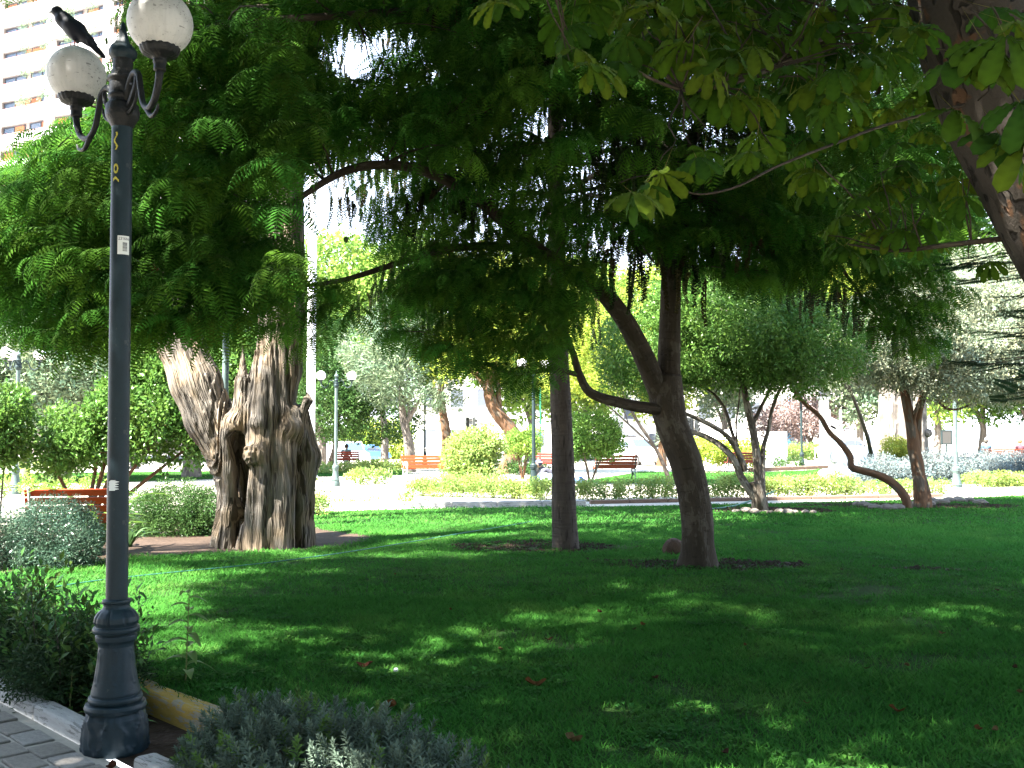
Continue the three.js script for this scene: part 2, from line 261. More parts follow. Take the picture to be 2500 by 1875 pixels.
// near pavement: sand bed, rows of granite setts by the kerb, then big six-sided slabs with small pale inlays
{
  const bed = structure('pavement', flatShape([slant(-60, KERB - 0.05), slant(60, KERB - 0.05), slant(60, -60), slant(-60, -60)], LOW - 0.012), M.path);
  const R = rng(5), mats = [M.granite, M.concrete, M.granite.clone(), M.concrete.clone()]; mats[2].color = C(0.86, 0.83, 0.79); mats[3].color = C(0.86, 0.84, 0.8);
  const setts = [0, 1, 2].map((k) => box(0.27 - 0.02 * k, 0.05, 0.155 + 0.012 * k, 0, 0, 0, 0.012));
  for (let row = 0; row < 3; row++) for (let i = 0; i < 40; i++) {
    const s = -8 + i * 0.285 + (row % 2) * 0.14 + (R() - 0.5) * 0.02, t = KERB - 0.2 - row * 0.18 + (R() - 0.5) * 0.012, p = slant(s, t);
    if (p.z > -3.2 || p.x < -6) continue;
    const m = part(bed, 'sett', setts[(i * 7 + row) % 3], mats[R() < 0.5 ? 0 : 2]); m.position.set(p.x, LOW - 0.022 + (R() - 0.5) * 0.006, p.z); m.rotation.set((R() - 0.5) * 0.02, -Math.PI / 4 + (R() - 0.5) * 0.05, (R() - 0.5) * 0.02);
  }
  const hex = new THREE.ExtrudeGeometry(new THREE.Shape([...Array(6)].map((_, k) => new THREE.Vector2(Math.cos(k * Math.PI / 3 + 0.52) * 0.262, Math.sin(k * Math.PI / 3 + 0.52) * 0.262))), { depth: 0.04, bevelEnabled: true, bevelSize: 0.008, bevelThickness: 0.008, bevelSegments: 1 }).rotateX(-Math.PI / 2);
  const bar = box(0.26, 0.05, 0.07, 0, 0, 0, 0.01);
  for (let r = 0; r < 14; r++) for (let i = 0; i < 22; i++) {
    const s = -7 + i * 0.53 + (r % 2) * 0.265, t = KERB - 0.99 - r * 0.46, p = slant(s, t);
    if (p.z > -3 || p.x < -6 || p.x > 0.5) continue;
    const m = part(bed, 'slab', hex, mats[R() < 0.5 ? 1 : 3]); m.position.set(p.x, LOW - 0.046 + (R() - 0.5) * 0.006, p.z); m.rotation.y = -Math.PI / 4;
    if ((i + r) % 2 === 0) { const q = slant(s + 0.135, t + 0.236), b = part(bed, 'inlay', bar, M.paleKerb); b.position.set(q.x, LOW - 0.016, q.z); b.rotation.y = -Math.PI / 4 + 1.05; }
  }
}
// kerbs: the low rounded one by the pavement, the yellow one by the lawn, the reddish one behind the lawn
function kerbRow(name, label, pieceName, from, to, w, h, y, mat, len, seed) {
  const R = rng(seed), o = structure(name, box(0.02, 0.02, 0.02, 0, 0, 0), mat); o.position.copy(from).setY(y + 0.02);
  const d = to.clone().sub(from), L = d.length(), n = Math.round(L / len), yaw = Math.atan2(-d.z, d.x), g = box(L / n - 0.012, h, w, 0, 0, 0, Math.min(w, h) * 0.2);
  for (let k = 0; k < n; k++) { const p = d.clone().multiplyScalar((k + 0.5) / n), m = part(o, pieceName, g, mat); m.position.set(p.x, h / 2 - 0.02 + (R() - 0.5) * 0.008, p.z); m.rotation.set((R() - 0.5) * 0.03, yaw + (R() - 0.5) * 0.012, 0); }
  return o;
}
kerbRow('pavement_kerb', '', 'kerb_stone', slant(-9, KERB + 0.02), slant(-5.58, KERB + 0.02), 0.13, 0.13, LOW - 0.05, M.paleKerb, 0.9, 6);
kerbRow('pavement_kerb', '', 'kerb_stone', slant(-5.06, KERB + 0.02), slant(4, KERB + 0.02), 0.13, 0.13, LOW - 0.05, M.paleKerb, 0.9, 7);
kerbRow('lawn_kerb', '', 'kerb_stone', slant(-11, EDGE - 0.02), slant(5, EDGE - 0.02), 0.15, 0.2, LOW - 0.075, M.yellowKerb, 0.8, 8);
kerbRow('lawn_kerb', '', 'kerb_stone', G(1440, 1230), G(2300, 1213), 0.14, 0.12, -0.03, M.redKerb, 1.0, 9);
kerbRow('lawn_kerb', '', 'kerb_stone', G(2345, 1206), G(2620, 1200), 0.16, 0.18, -0.02, M.paleKerb, 1.0, 10);
kerbRow('lawn_kerb', '', 'kerb_stone', G(1430, 1234), G(760, 1241), 0.16, 0.16, -0.03, M.paleKerb, 1.0, 11);
kerbRow('lawn_kerb', '', 'kerb_stone', G(1830, 1152), G(2020, 1144), 0.2, 0.2, -0.02, M.redKerb, 1.2, 12);
structure('planting_bed', flatShape([slant(-14, KERB), slant(8, KERB), slant(8, EDGE), slant(-14, EDGE)], LOW - 0.02), M.soil);

const lawnEdge = [V(-7.2, 0, -11.4), V(-5.5, 0, -9.7), V(-3, 0, -7.25), V(-0.6, 0, -4.85), V(1.6, 0, -2.65), V(12, 0, -2.6), V(19, 0, -20), G(2600, 1205), G(2300, 1219), G(1900, 1229), G(1550, 1236), G(1250, 1238), G(1000, 1243), G(765, 1250), G(752, 1266), G(780, 1292), G(890, 1306), G(915, 1314), G(870, 1328), G(700, 1347), G(500, 1351), G(300, 1363), G(120, 1386), G(0, 1402)];
structure('lawn', flatShape(lawnEdge, 0.004), M.turf);
structure('flower_bed', flatShape([G(-250, 1420), G(0, 1402), G(120, 1386), G(300, 1363), G(500, 1351), G(700, 1347), G(870, 1328), G(915, 1314), G(890, 1306), G(780, 1292), G(752, 1266), G(700, 1256), G(400, 1262), G(0, 1285), G(-300, 1300)], 0.0), M.soil);
// lawns further off
const farLawns = [[G(1330, 1178), G(2000, 1186), G(2330, 1182), G(2520, 1180), G(2700, 1150), G(2330, 1128), G(2015, 1146), G(1830, 1154), G(1560, 1152), G(1440, 1172)],
  [G(770, 1164), G(990, 1160), G(985, 1146), G(770, 1152)], [G(-100, 1180), G(250, 1180), G(380, 1174), G(520, 1170), G(520, 1150), G(-100, 1158)],
  [G(985, 1186), G(1060, 1200), G(1330, 1205), G(1330, 1180), G(1440, 1172), G(1100, 1176)]];
farLawns.forEach((pts) => structure('lawn', flatShape(pts, 0.004), M.turf));
// bare earth round the two trunks on the lawn
const rings = [];
function bareEarth(c, rx, rz, seed, turn = 0) {
  const pts = []; for (let k = 0; k < 40; k++) { const a = k / 40 * 2 * Math.PI, q = 0.72 + 0.5 * noise3(Math.cos(a) * 2 + seed, Math.sin(a) * 2, seed), x = Math.cos(a) * rx * q, z = Math.sin(a) * rz * q; pts.push(V(c.x + x * Math.cos(turn) - z * Math.sin(turn), 0, c.z + x * Math.sin(turn) + z * Math.cos(turn))); }
  rings.push(pts); structure('bare_soil', flatShape(pts, 0.010), M.soil);
}
const FIR = G(1382, 1342), JAC = G(1705, 1383);
bareEarth(FIR.clone().add(V(-0.35, 0, -0.3)), 1.25, 0.7, 3); bareEarth(JAC.clone().add(V(0.0, 0, -0.1)), 1.3, 0.55, 9); bareEarth(G(1470, 1372), 0.35, 0.13, 14); bareEarth(G(2270, 1390), 0.75, 0.13, 17, 0.2);
bareEarth(G(1850, 1246), 1.5, 0.7, 21); bareEarth(G(2240, 1236), 2.3, 0.75, 25);

// crumbs of earth and bits of bark on the bare soil
{
  const R = rng(58), o = new THREE.Group(), spots = []; o.name = 'soil_crumbs'; o.userData = { kind: 'stuff', label: 'crumbs of loose earth on the bare soil round the trunks', category: 'soil' }; scene.add(o);
  const lumps = [1, 2, 3].map((k) => { const g = new THREE.IcosahedronGeometry(1, 1), p = g.attributes.position; for (let i = 0; i < p.count; i++) { const q = 0.6 + 0.8 * noise3(p.getX(i) * 2 + k * 7, p.getY(i) * 2, p.getZ(i) * 2); p.setXYZ(i, p.getX(i) * q, p.getY(i) * q * 0.7, p.getZ(i) * q); } g.computeVertexNormals(); return g; });
  for (const r of rings) { const xs = r.map((p) => p.x), zs = r.map((p) => p.z), x0 = Math.min(...xs), x1 = Math.max(...xs), z0 = Math.min(...zs), z1 = Math.max(...zs); for (let i = 0; i < 520 * (x1 - x0) * (z1 - z0); i++) { const x = lerp(x0, x1, R()), z = lerp(z0, z1, R()); if (inside(r, x, z) && noise3(x * 3, 1, z * 3) > 0.25) spots.push({ p: V(x, 0.012, z), q: tumble(R), s: 0.008 + 0.03 * R() * R() }); } }
  scatter(o, 'crumbs', lumps, M.soil, spots, (c) => c.setRGB(1, 1, 1));
}
// grass: tufts of bent blades
{
  const tuft = (seed, n, rad, h, w) => { const R = rng(seed), b = new Leaves(); for (let i = 0; i < n; i++) { const a = R() * 6.283, r = Math.sqrt(R()) * rad, yaw = R() * 6.283, lean = 0.15 + R() * 0.75; const at = V(Math.cos(a) * r, -0.004, Math.sin(a) * r), dir = V(Math.cos(yaw) * lean, 1, Math.sin(yaw) * lean).normalize(); b.blade(at, dir, V(Math.cos(yaw), -0.2, Math.sin(yaw)).normalize(), h * (0.5 + R() * 0.8), w, -0.25 - R() * 0.4); } return b.build(); };
  M.grass = leafy(0.040, 0.150, 0.024, 0.34);
  const near = [1, 2, 3, 4].map((k) => tuft(k, 75, 0.13, 0.05, 0.0055)), mid = [5, 6, 7].map((k) => tuft(k, 70, 0.2, 0.052, 0.008)), far = [8, 9].map((k) => tuft(k, 60, 0.34, 0.055, 0.014));
  const R = rng(77), sets = [[], [], []];
  const tryAt = (x, z, k, polys) => { if (!polys.some((q) => inside(q, x, z)) || rings.some((q) => inside(q, x, z) && noise3(x * 5, 3, z * 5) > 0.36)) return; if (Math.abs(x) > -z * 0.53 + 1.6) return; if (k < 2 && Math.hypot(x - STUMP.x, z - STUMP.z) < 0.9) return; const bare = fbm3(x * 1.1, 7, z * 1.1); if (bare < 0.27 && R() < 0.7) return; sets[k].push({ p: V(x, 0, z), q: new THREE.Quaternion().setFromAxisAngle(V(0, 1, 0), R() * 6.283), s: (0.75 + R() * 0.5) * (0.75 + 0.6 * fbm3(x * 0.8, 2, z * 0.8)), x, z }); };
  const sweep = (d0, d1, step, k, polys) => { for (let d = d0; d < d1; d += step) for (let x = -(d * 0.53 + 1.6); x < d * 0.53 + 1.6; x += step) tryAt(x + (R() - 0.5) * step, -d + (R() - 0.5) * step, k, polys); };
  const STUMP = G(640, 1332);
  sweep(2.6, 10, 0.105, 0, [lawnEdge]); sweep(10, 18, 0.17, 1, [lawnEdge]); sweep(18, 33, 0.3, 2, [lawnEdge]); sweep(26, 70, 0.5, 2, farLawns);
  const tint = (c, i, s) => { const a = fbm3(s.x * 0.45, 11, s.z * 0.45), b = R(), dry = fbm3(s.x * 1.6 + 9, 3, s.z * 1.6) > 0.6 ? 0.45 * R() : R() < 0.06 ? 0.5 * R() : 0.05 * R(), v = 0.7 + 0.55 * a + 0.4 * (b - 0.5); c.setRGB(v * (0.85 + 0.5 * b * a + 1.6 * dry), v * (1 + 0.25 * dry), v * (0.9 + 0.7 * dry)); };
  const o = new THREE.Group(); o.name = 'grass'; o.userData = { kind: 'stuff', label: 'short green grass covering the park lawns', category: 'grass' }; scene.add(o);
  scatter(o, 'grass_tufts', near, M.grass, sets[0], tint); scatter(o, 'grass_tufts', mid, M.grass, sets[1], tint); scatter(o, 'grass_tufts', far, M.grass, sets[2], tint);
  const weed = [1, 2].map((k) => { const r = rng(k + 60), b = new Leaves(); for (let i = 0; i < 14; i++) { const a = i * 2.4, q = r() * 0.06; b.leaf(V(Math.cos(a) * q, 0.02 + 0.02 * r(), Math.sin(a) * q), V(Math.cos(a), 0.15 + 0.4 * r(), Math.sin(a)).normalize(), V(0.02, 1, 0.01).normalize(), 0.035 + 0.02 * r(), 0.022, 0.2, 0.2); } return b.build(); }), wp = [];
  for (let i = 0; i < 1900; i++) { const d = 3 + R() * 12, x = (R() - 0.5) * d * 1.15; if (inside(lawnEdge, x, -d) && fbm3(x * 0.9 + 20, 5, -d * 0.9) > 0.55) wp.push({ p: V(x, 0, -d), q: new THREE.Quaternion().setFromAxisAngle(V(0, 1, 0), R() * 6.28), s: 0.6 + 0.8 * R() }); }
  scatter(o, 'clover_leaves', weed, leafy(0.03, 0.10, 0.016, 0.3), wp, mottled(R, 0.3, 0.2));
  console.log('grass', sets.map((s) => s.length).join(' '));
}

// ---------------------------------------------------------------- street lamps
// globes: white acrylic with grime specks and rain streaks
M.globe = (() => {
  const map = texture(512, (u, v) => {
    const s = ss(0.57, 0.85, ftile(u, v, 24, 3, 201)) * 0.10 + ss(0.6, 0.8, tile(u, v, 110, 7, 203)) * 0.05, patch = ss(0.5, 0.75, ftile(u, v, 6, 5, 205));
    const spot = ss(0.78, 0.88, tile(u, v, 120, 90, 207)) * (0.12 + 0.88 * patch) + ss(0.9, 0.96, tile(u, v, 46, 40, 209)) * 0.9;
    const k = (1 - s) * (1 - 0.62 * clamp(spot)) * (1 - 0.16 * patch); return [0.62 * k, 0.61 * k, 0.59 * k];
  }, true);
  return new THREE.MeshPhysicalMaterial({ map, roughness: 0.95, transmission: 0.3, thickness: 0, clearcoat: 0.3, clearcoatRoughness: 0.35 });
})();
M.farGlobe = new THREE.MeshPhysicalMaterial({ color: C(0.78, 0.77, 0.74), roughness: 0.4 });
const ironPattern = (r, g, b) => (u, v) => { const a = ftile(u, v, 6, 6, 211), d = tile(u, v, 90, 90, 213), w = ss(0.7, 0.78, ftile(u, v, 16, 16, 215)), k = 0.75 + 0.45 * a + 0.15 * (d - 0.5); return [lerp(r, r * 2 + 0.03, w * 0.5) * k, lerp(g, g * 1.6 + 0.025, w * 0.5) * k, lerp(b, b * 1.3 + 0.02, w * 0.5) * k, d * 0.4 + a * 0.6]; };
M.navyIron = patterned(ironPattern(0.010, 0.022, 0.029), [0.5, 0.5], 0.0012, { roughness: 0.55 }, 256);
M.navyIron = new THREE.MeshPhysicalMaterial({ map: M.navyIron.map, bumpMap: M.navyIron.bumpMap, bumpScale: 0.0012, roughness: 0.5, specularIntensity: 0.45 });
M.blackIron = patterned(ironPattern(0.011, 0.012, 0.013), [0.4, 0.4], 0.003, { roughness: 0.5, specularIntensity: 0.4 }, 256);
M.paleIron = patterned(ironPattern(0.075, 0.105, 0.10), [0.5, 0.5], 0.001, { roughness: 0.5 }, 256);
M.darkIron = patterned(ironPattern(0.018, 0.03, 0.032), [0.5, 0.5], 0.001, { roughness: 0.5 }, 256);

const K = 1.104;                                   // pedestal drawn at 1/K of its size
const flutes = (n, amp, h0, h1) => (a, h) => { const e = ss(h0, h0 + 0.012, h) * ss(h1, h1 - 0.02, h); return -amp * e * Math.pow(Math.abs(Math.sin(a * n / 2)), 0.2) * 0 - amp * e * Math.exp(-Math.pow(Math.sin(a * n / 2) * 4, 2)); };
function lampParts(o, iron, darker, globeMat, fine, dir, count = 2) {
  const N = fine ? 72 : 20, step = fine ? 0.006 : 0.03;
  const leafRelief = (a, h) => {                   // broad acanthus outlines at the foot, long drops on the bell
    if (!fine) return 0; let r = 0;
    for (let k = 0; k < 6; k++) { const c = k * Math.PI / 3 + 0.3; let d = a - c; d = Math.atan2(Math.sin(d), Math.cos(d));
      if (h < 0.2) { const w = 0.46 * Math.pow(clamp(1 - h / 0.2), 0.45) + 0.05 * Math.sin(h * 70); r += 0.009 * Math.exp(-Math.pow((Math.abs(d) - w) / 0.07, 2)) + 0.006 * Math.exp(-Math.pow(d / 0.05, 2)) * ss(0.19, 0.12, h) + (Math.abs(d) < w ? 0.005 : 0); }
      if (h > 0.31 && h < 0.53) { const y = (h - 0.42) / 0.085, w = 0.17 * Math.sqrt(Math.max(0, 1 - y * y)); if (w > 0) r += 0.0045 * Math.exp(-Math.pow((Math.abs(d) - w) / 0.035, 2)); } }
    return r;
  };
  const torus = (r, h, t) => [[r - t, h - t], [r - t * 0.3, h - t * 0.9], [r, h], [r - t * 0.3, h + t * 0.9], [r - t, h + t]];
  const foot = [[0.0, 0], [0.146, 0], [0.151, 0.04], [0.15, 0.1], [0.142, 0.17], [0.128, 0.196], ...torus(0.148, 0.218, 0.02), ...torus(0.13, 0.258, 0.016), [0.117, 0.287], [0.103, 0.35], [0.090, 0.44], [0.083, 0.515]];
  const up = [[0.083, 0.515], [0.086, 0.53], [0.097, 0.545], [0.099, 0.568], [0.09, 0.576], ...torus(0.113, 0.597, 0.015), [0.098, 0.618], [0.108, 0.636], [0.104, 0.66], [0.088, 0.684], [0.068, 0.7], [0.062, 0.715], [0.066, 0.722], ...torus(0.07, 0.735, 0.01), [0.053, 0.748]];
  const flute = flutes(16, 0.010, 0.622, 0.7), sc = (g) => g.scale(K, K, K);
  part(o, 'pedestal', sc(turned(dense(foot, step), N, leafRelief)), iron);
  part(o, 'collar', sc(turned(dense(up, step), N, fine ? flute : null)), iron);
  part(o, 'shaft', turned([[0.058, 0.8], [0.058, 1.5], [0.057, 2.5], [0.056, 3.52]], fine ? 40 : 14), iron);
  const cap = [[0.056, 3.47], [0.062, 3.48], [0.09, 3.53], [0.094, 3.56], [0.088, 3.6], [0.075, 3.61], [0.073, 3.63], [0.08, 3.64], [0.08, 3.655], [0.072, 3.66], [0.072, 3.735], [0.083, 3.74], [0.083, 3.758], [0.066, 3.765], [0.062, 3.79], [0.055, 3.8], [0.055, 3.86], [0.058, 3.865]];
  part(o, 'capital', turned(dense(cap, fine ? 0.01 : 0.06), N), darker);
  const fin = [[0.058, 3.862], [0.074, 3.885], [0.078, 3.91], [0.07, 3.935], [0.05, 3.955], [0.035, 3.985], [0.022, 4.03], [0.01, 4.075], [0, 4.09]];
  part(o, 'finial', turned(dense(fin, 0.012), fine ? 24 : 12, (a, h) => (h > 3.9 ? -0.012 * ss(3.9, 3.95, h) * ss(4.06, 3.98, h) * Math.abs(Math.cos(a * 2)) : 0)), iron);
  for (let k = 0; k < count; k++) {
    const yaw = dir + k * 2 * Math.PI / count + (fine && k ? 0.16 : 0), arm = new THREE.Group(); arm.rotation.y = yaw; arm.name = 'arm'; o.add(arm);
    const S = (...a) => limb(curve(a.map(([x, y]) => V(x, y, 0)), fine ? 26 : 12), (t) => 0.021 - 0.004 * Math.sin(t * 3.1), fine ? 10 : 6, 0);
    const geos = [S([0.05, 3.6], [0.1, 3.69], [0.17, 3.74], [0.235, 3.715], [0.27, 3.62], [0.31, 3.53], [0.385, 3.485], [0.47, 3.515], [0.52, 3.59], [0.535, 3.65])];
    if (fine) geos.push(limb(curve([V(0.06, 3.56, 0), V(0.13, 3.6, 0), V(0.2, 3.68, 0), V(0.19, 3.74, 0), V(0.14, 3.735, 0), V(0.13, 3.69, 0), V(0.16, 3.68, 0)], 24), (t) => 0.016 - 0.008 * t, 8), limb(curve([V(0.06, 3.53, 0), V(0.14, 3.54, 0), V(0.2, 3.58, 0), V(0.22, 3.63, 0)], 10), (t) => 0.014 - 0.008 * t, 8), limb(curve([V(0.36, 3.49, 0), V(0.43, 3.43, 0), V(0.5, 3.445, 0), V(0.52, 3.475, 0)], 10), (t) => 0.017 - 0.012 * t, 8));
    const a = part(arm, 'bracket', joined(geos), darker);
    const cupProf = [[0.012, 3.72], [0.032, 3.73], [0.03, 3.76], [0.036, 3.775], [0.034, 3.79], [0.05, 3.8], [0.085, 3.815], [0.098, 3.84], [0.1, 3.875], [0.085, 3.878], [0.07, 3.87]];
    part(arm, 'cup', turned(dense(cupProf, fine ? 0.008 : 0.03), fine ? 60 : 14, fine ? (t, h, r) => (h > 3.8 ? 0.006 * Math.abs(Math.sin(t * 9)) + (h > 3.86 ? 0.004 * Math.sin(t * 18) : 0) : 0) : null).translate(0.535, -0.08, 0), darker);
    part(arm, 'globe', new THREE.SphereGeometry(0.168, fine ? 48 : 20, fine ? 32 : 14).translate(0.535, 3.905, 0), globeMat);
  }
}
const LAMP = G(281, 1822, LOW); LAMP.y = LOW;
let armDir;
{
  const o = thing('street_lamp', 'tall navy blue cast iron lamp post with two white globes beside the pavement', 'street lamp', LAMP.clone().setY(LOW - 0.02));
  o.rotation.z = 0.009; armDir = Math.atan2(-0.445, 0.39);
  lampParts(o, M.navyIron, M.blackIron, M.globe, true, armDir);
  const toEye = Math.atan2(-LAMP.x, -LAMP.z), wrap = (fn, w, h, nx, ny, R, a0, y0) => {  // thin film on the round shaft, cut to an outline
    const pos = [], uv = [], idx = [], id = {}; const v = (i, j) => { const key = i + ',' + j; if (!(key in id)) { id[key] = pos.length / 3; const x = (i / nx - 0.5) * w, a = a0 + x / R; pos.push(Math.sin(a) * R, y0 + (j / ny - 0.5) * h, Math.cos(a) * R); uv.push(i / nx, j / ny); } return id[key]; };
    for (let i = 0; i < nx; i++) for (let j = 0; j < ny; j++) if (fn((i + 0.5) / nx, (j + 0.5) / ny)) { const a = v(i, j), b = v(i + 1, j), c = v(i, j + 1), d = v(i + 1, j + 1); idx.push(a, b, c, c, b, d); }
    const g = new THREE.BufferGeometry(); g.setAttribute('position', new THREE.Float32BufferAttribute(pos, 3)); g.setAttribute('uv', new THREE.Float32BufferAttribute(uv, 2)); g.setIndex(idx); g.computeVertexNormals(); return g;
  };
  const cv = document.createElement('canvas'); cv.width = 160; cv.height = 256; const q = cv.getContext('2d');
  q.fillStyle = '#cfd2cf'; q.fillRect(0, 0, 160, 256); q.fillStyle = '#16181c'; q.font = 'bold 52px monospace'; q.textAlign = 'center'; q.fillText('231666', 84, 58, 150);
  const B = rng(3); for (let y = 92; y < 206;) { const t = 3 + Math.floor(B() * 8); q.fillRect(66, y, 62, t); y += t + 3 + Math.floor(B() * 5); }
  const st = new THREE.CanvasTexture(cv); st.colorSpace = THREE.SRGBColorSpace;
  part(o, 'sticker', wrap(() => true, 0.066, 0.105, 14, 10, 0.0592, toEye + 0.26, 2.79), new THREE.MeshStandardMaterial({ map: st, roughness: 0.6 }));
  const edge = (v, s) => noise3(v * 14, s, 0.5);
  part(o, 'paper_scrap', wrap((u, v) => { const e = 0.5 + 0.5 * Math.sin(v * 34) * (0.6 + 0.8 * edge(v, 2)); return v > 0.1 && v < 0.92 - 0.5 * Math.max(0, 0.25 - u) && u > 0.06 * edge(v, 1) && u < 0.62 + 0.36 * e * ss(0.02, 0.2, v); }, 0.062, 0.07, 40, 40, 0.0592, toEye - 0.42, 1.45), paint(0.62, 0.66, 0.66, 0.8));
  const yellow = paint(0.40, 0.36, 0.05, 0.7);
  part(o, 'paint_mark', wrap((u, v) => Math.abs(u - 0.5 - 0.28 * Math.sin(v * 9)) < 0.1 + 0.14 * edge(v, 5), 0.03, 0.1, 14, 40, 0.0572, toEye - 0.62, 3.38), yellow);
  part(o, 'paint_mark', wrap((u, v) => Math.abs(Math.hypot(u - 0.45, (v - 0.7) * 1.6) - 0.32) < 0.1 || Math.abs(v - 0.12 - 0.1 * Math.sin(u * 4)) < 0.07, 0.035, 0.11, 18, 40, 0.0573, toEye - 0.55, 3.2), yellow);
}
// ---------------------------------------------------------------- pigeon on the further globe
{
  const g0 = V(-0.535 * Math.cos(armDir + 0.16), 0, 0.535 * Math.sin(armDir + 0.16)).add(LAMP), top = LOW - 0.02 + 3.905 + 0.168;
  const o = thing('pigeon', 'dark pigeon standing on top of the white lamp globe', 'pigeon', V(g0.x - 0.045, top - 0.004, g0.z), 0);
  const b = (x, y, z = 0) => V(x, y, z), J = [[b(-0.125, 0.225), b(-0.115, 0.228), 0.024, 0.026], [b(-0.115, 0.222), b(-0.075, 0.175), 0.023, 0.036], [b(-0.075, 0.17), b(0.0, 0.105), 0.048, 0.056], [b(0, 0.105), b(0.075, 0.045), 0.054, 0.03], [b(0.07, 0.05), b(0.17, -0.055), 0.026, 0.012], [b(-0.03, 0.13, 0.034), b(0.10, 0.03, 0.03), 0.03, 0.015], [b(-0.03, 0.13, -0.034), b(0.10, 0.03, -0.03), 0.03, 0.015], [b(0.0, 0.08, 0.022), b(0.0, 0.045, 0.022), 0.02, 0.009], [b(0.0, 0.08, -0.022), b(0.0, 0.045, -0.022), 0.02, 0.009]];
  const g = solid((x, y, z) => { let d = 1; for (const [p, r, s, t] of J) d = smin(d, capsule(x, y, z * (x > 0.08 ? 0.75 : 1), p, r, s, t), 0.022); return d + 0.0015 * (noise3(x * 160, y * 160, z * 160) - 0.5); }, V(0.02, 0.1, 0), V(0.2, 0.2, 0.11), 60);
  part(o, 'body', g, new THREE.MeshPhysicalMaterial({ color: C(0.010, 0.012, 0.019), roughness: 0.6, specularIntensity: 0.35 }));
  part(o, 'beak', new THREE.ConeGeometry(0.008, 0.03, 8).rotateZ(Math.PI / 2 + 0.35).translate(-0.158, 0.219, 0), paint(0.03, 0.028, 0.03, 0.5));
  for (const s of [-1, 1]) { part(o, 'eye', new THREE.SphereGeometry(0.004, 8, 6).translate(-0.128, 0.232, s * 0.022), paint(0.25, 0.06, 0.02, 0.3)); part(o, 'leg', joined([limb([V(0, 0.05, s * 0.022), V(0.004, 0.006, s * 0.022)], () => 0.004, 6), ...[-0.5, 0, 0.5, 3.1].map((a) => limb([V(0.004, 0.006, s * 0.022), V(0.004 - 0.03 * Math.cos(a), 0.003 - 0.004 * Math.abs(Math.cos(a)), s * 0.022 + 0.03 * Math.sin(a))], (t) => 0.0035 - 0.002 * t, 5))]), paint(0.22, 0.05, 0.04, 0.6)); }
}
// further lamps
function farLamp(label, px, row, height, iron, count, dir, hidden) {
  const p = G(px, row); p.y = H(p.x, p.z) - 0.02; const o = thing('street_lamp', label, 'street lamp', p, 0, 'globe lamps along the park paths');
  lampParts(o, iron, M.darkIron, M.farGlobe, false, dir, count); o.scale.setScalar(height); return o;
}
farLamp('pale green lamp post with two globes behind the hollow trunk', 545, 1291, 1, M.paleIron, 2, 0.9);
farLamp('pale green lamp post with clustered globes by the leftmost path', 37, 1207, 1, M.paleIron, 3, 0.35);
farLamp('pale green lamp post with two globes beside the white van and bright path', 819, 1187, 0.92, M.paleIron, 2, 0.15);
farLamp('pale grey lamp post standing in front of the silver shrubs', 2336, 1203, 1, M.paleIron, 2, 0.6);
farLamp('dark green lamp post behind the couple lying on the grass', 1303, 1190, 1, M.darkIron, 2, 0.8);
farLamp('dark lamp post between the grey stone pillar and the white monument', 1958, 1140, 1, M.darkIron, 2, 0.5);
farLamp('thin dark lamp post left of the orange bench', 998, 1134, 0.95, M.darkIron, 2, 0.4);
farLamp('thin dark lamp post behind the right end of the orange bench', 1037, 1131, 0.95, M.darkIron, 2, 1.2);

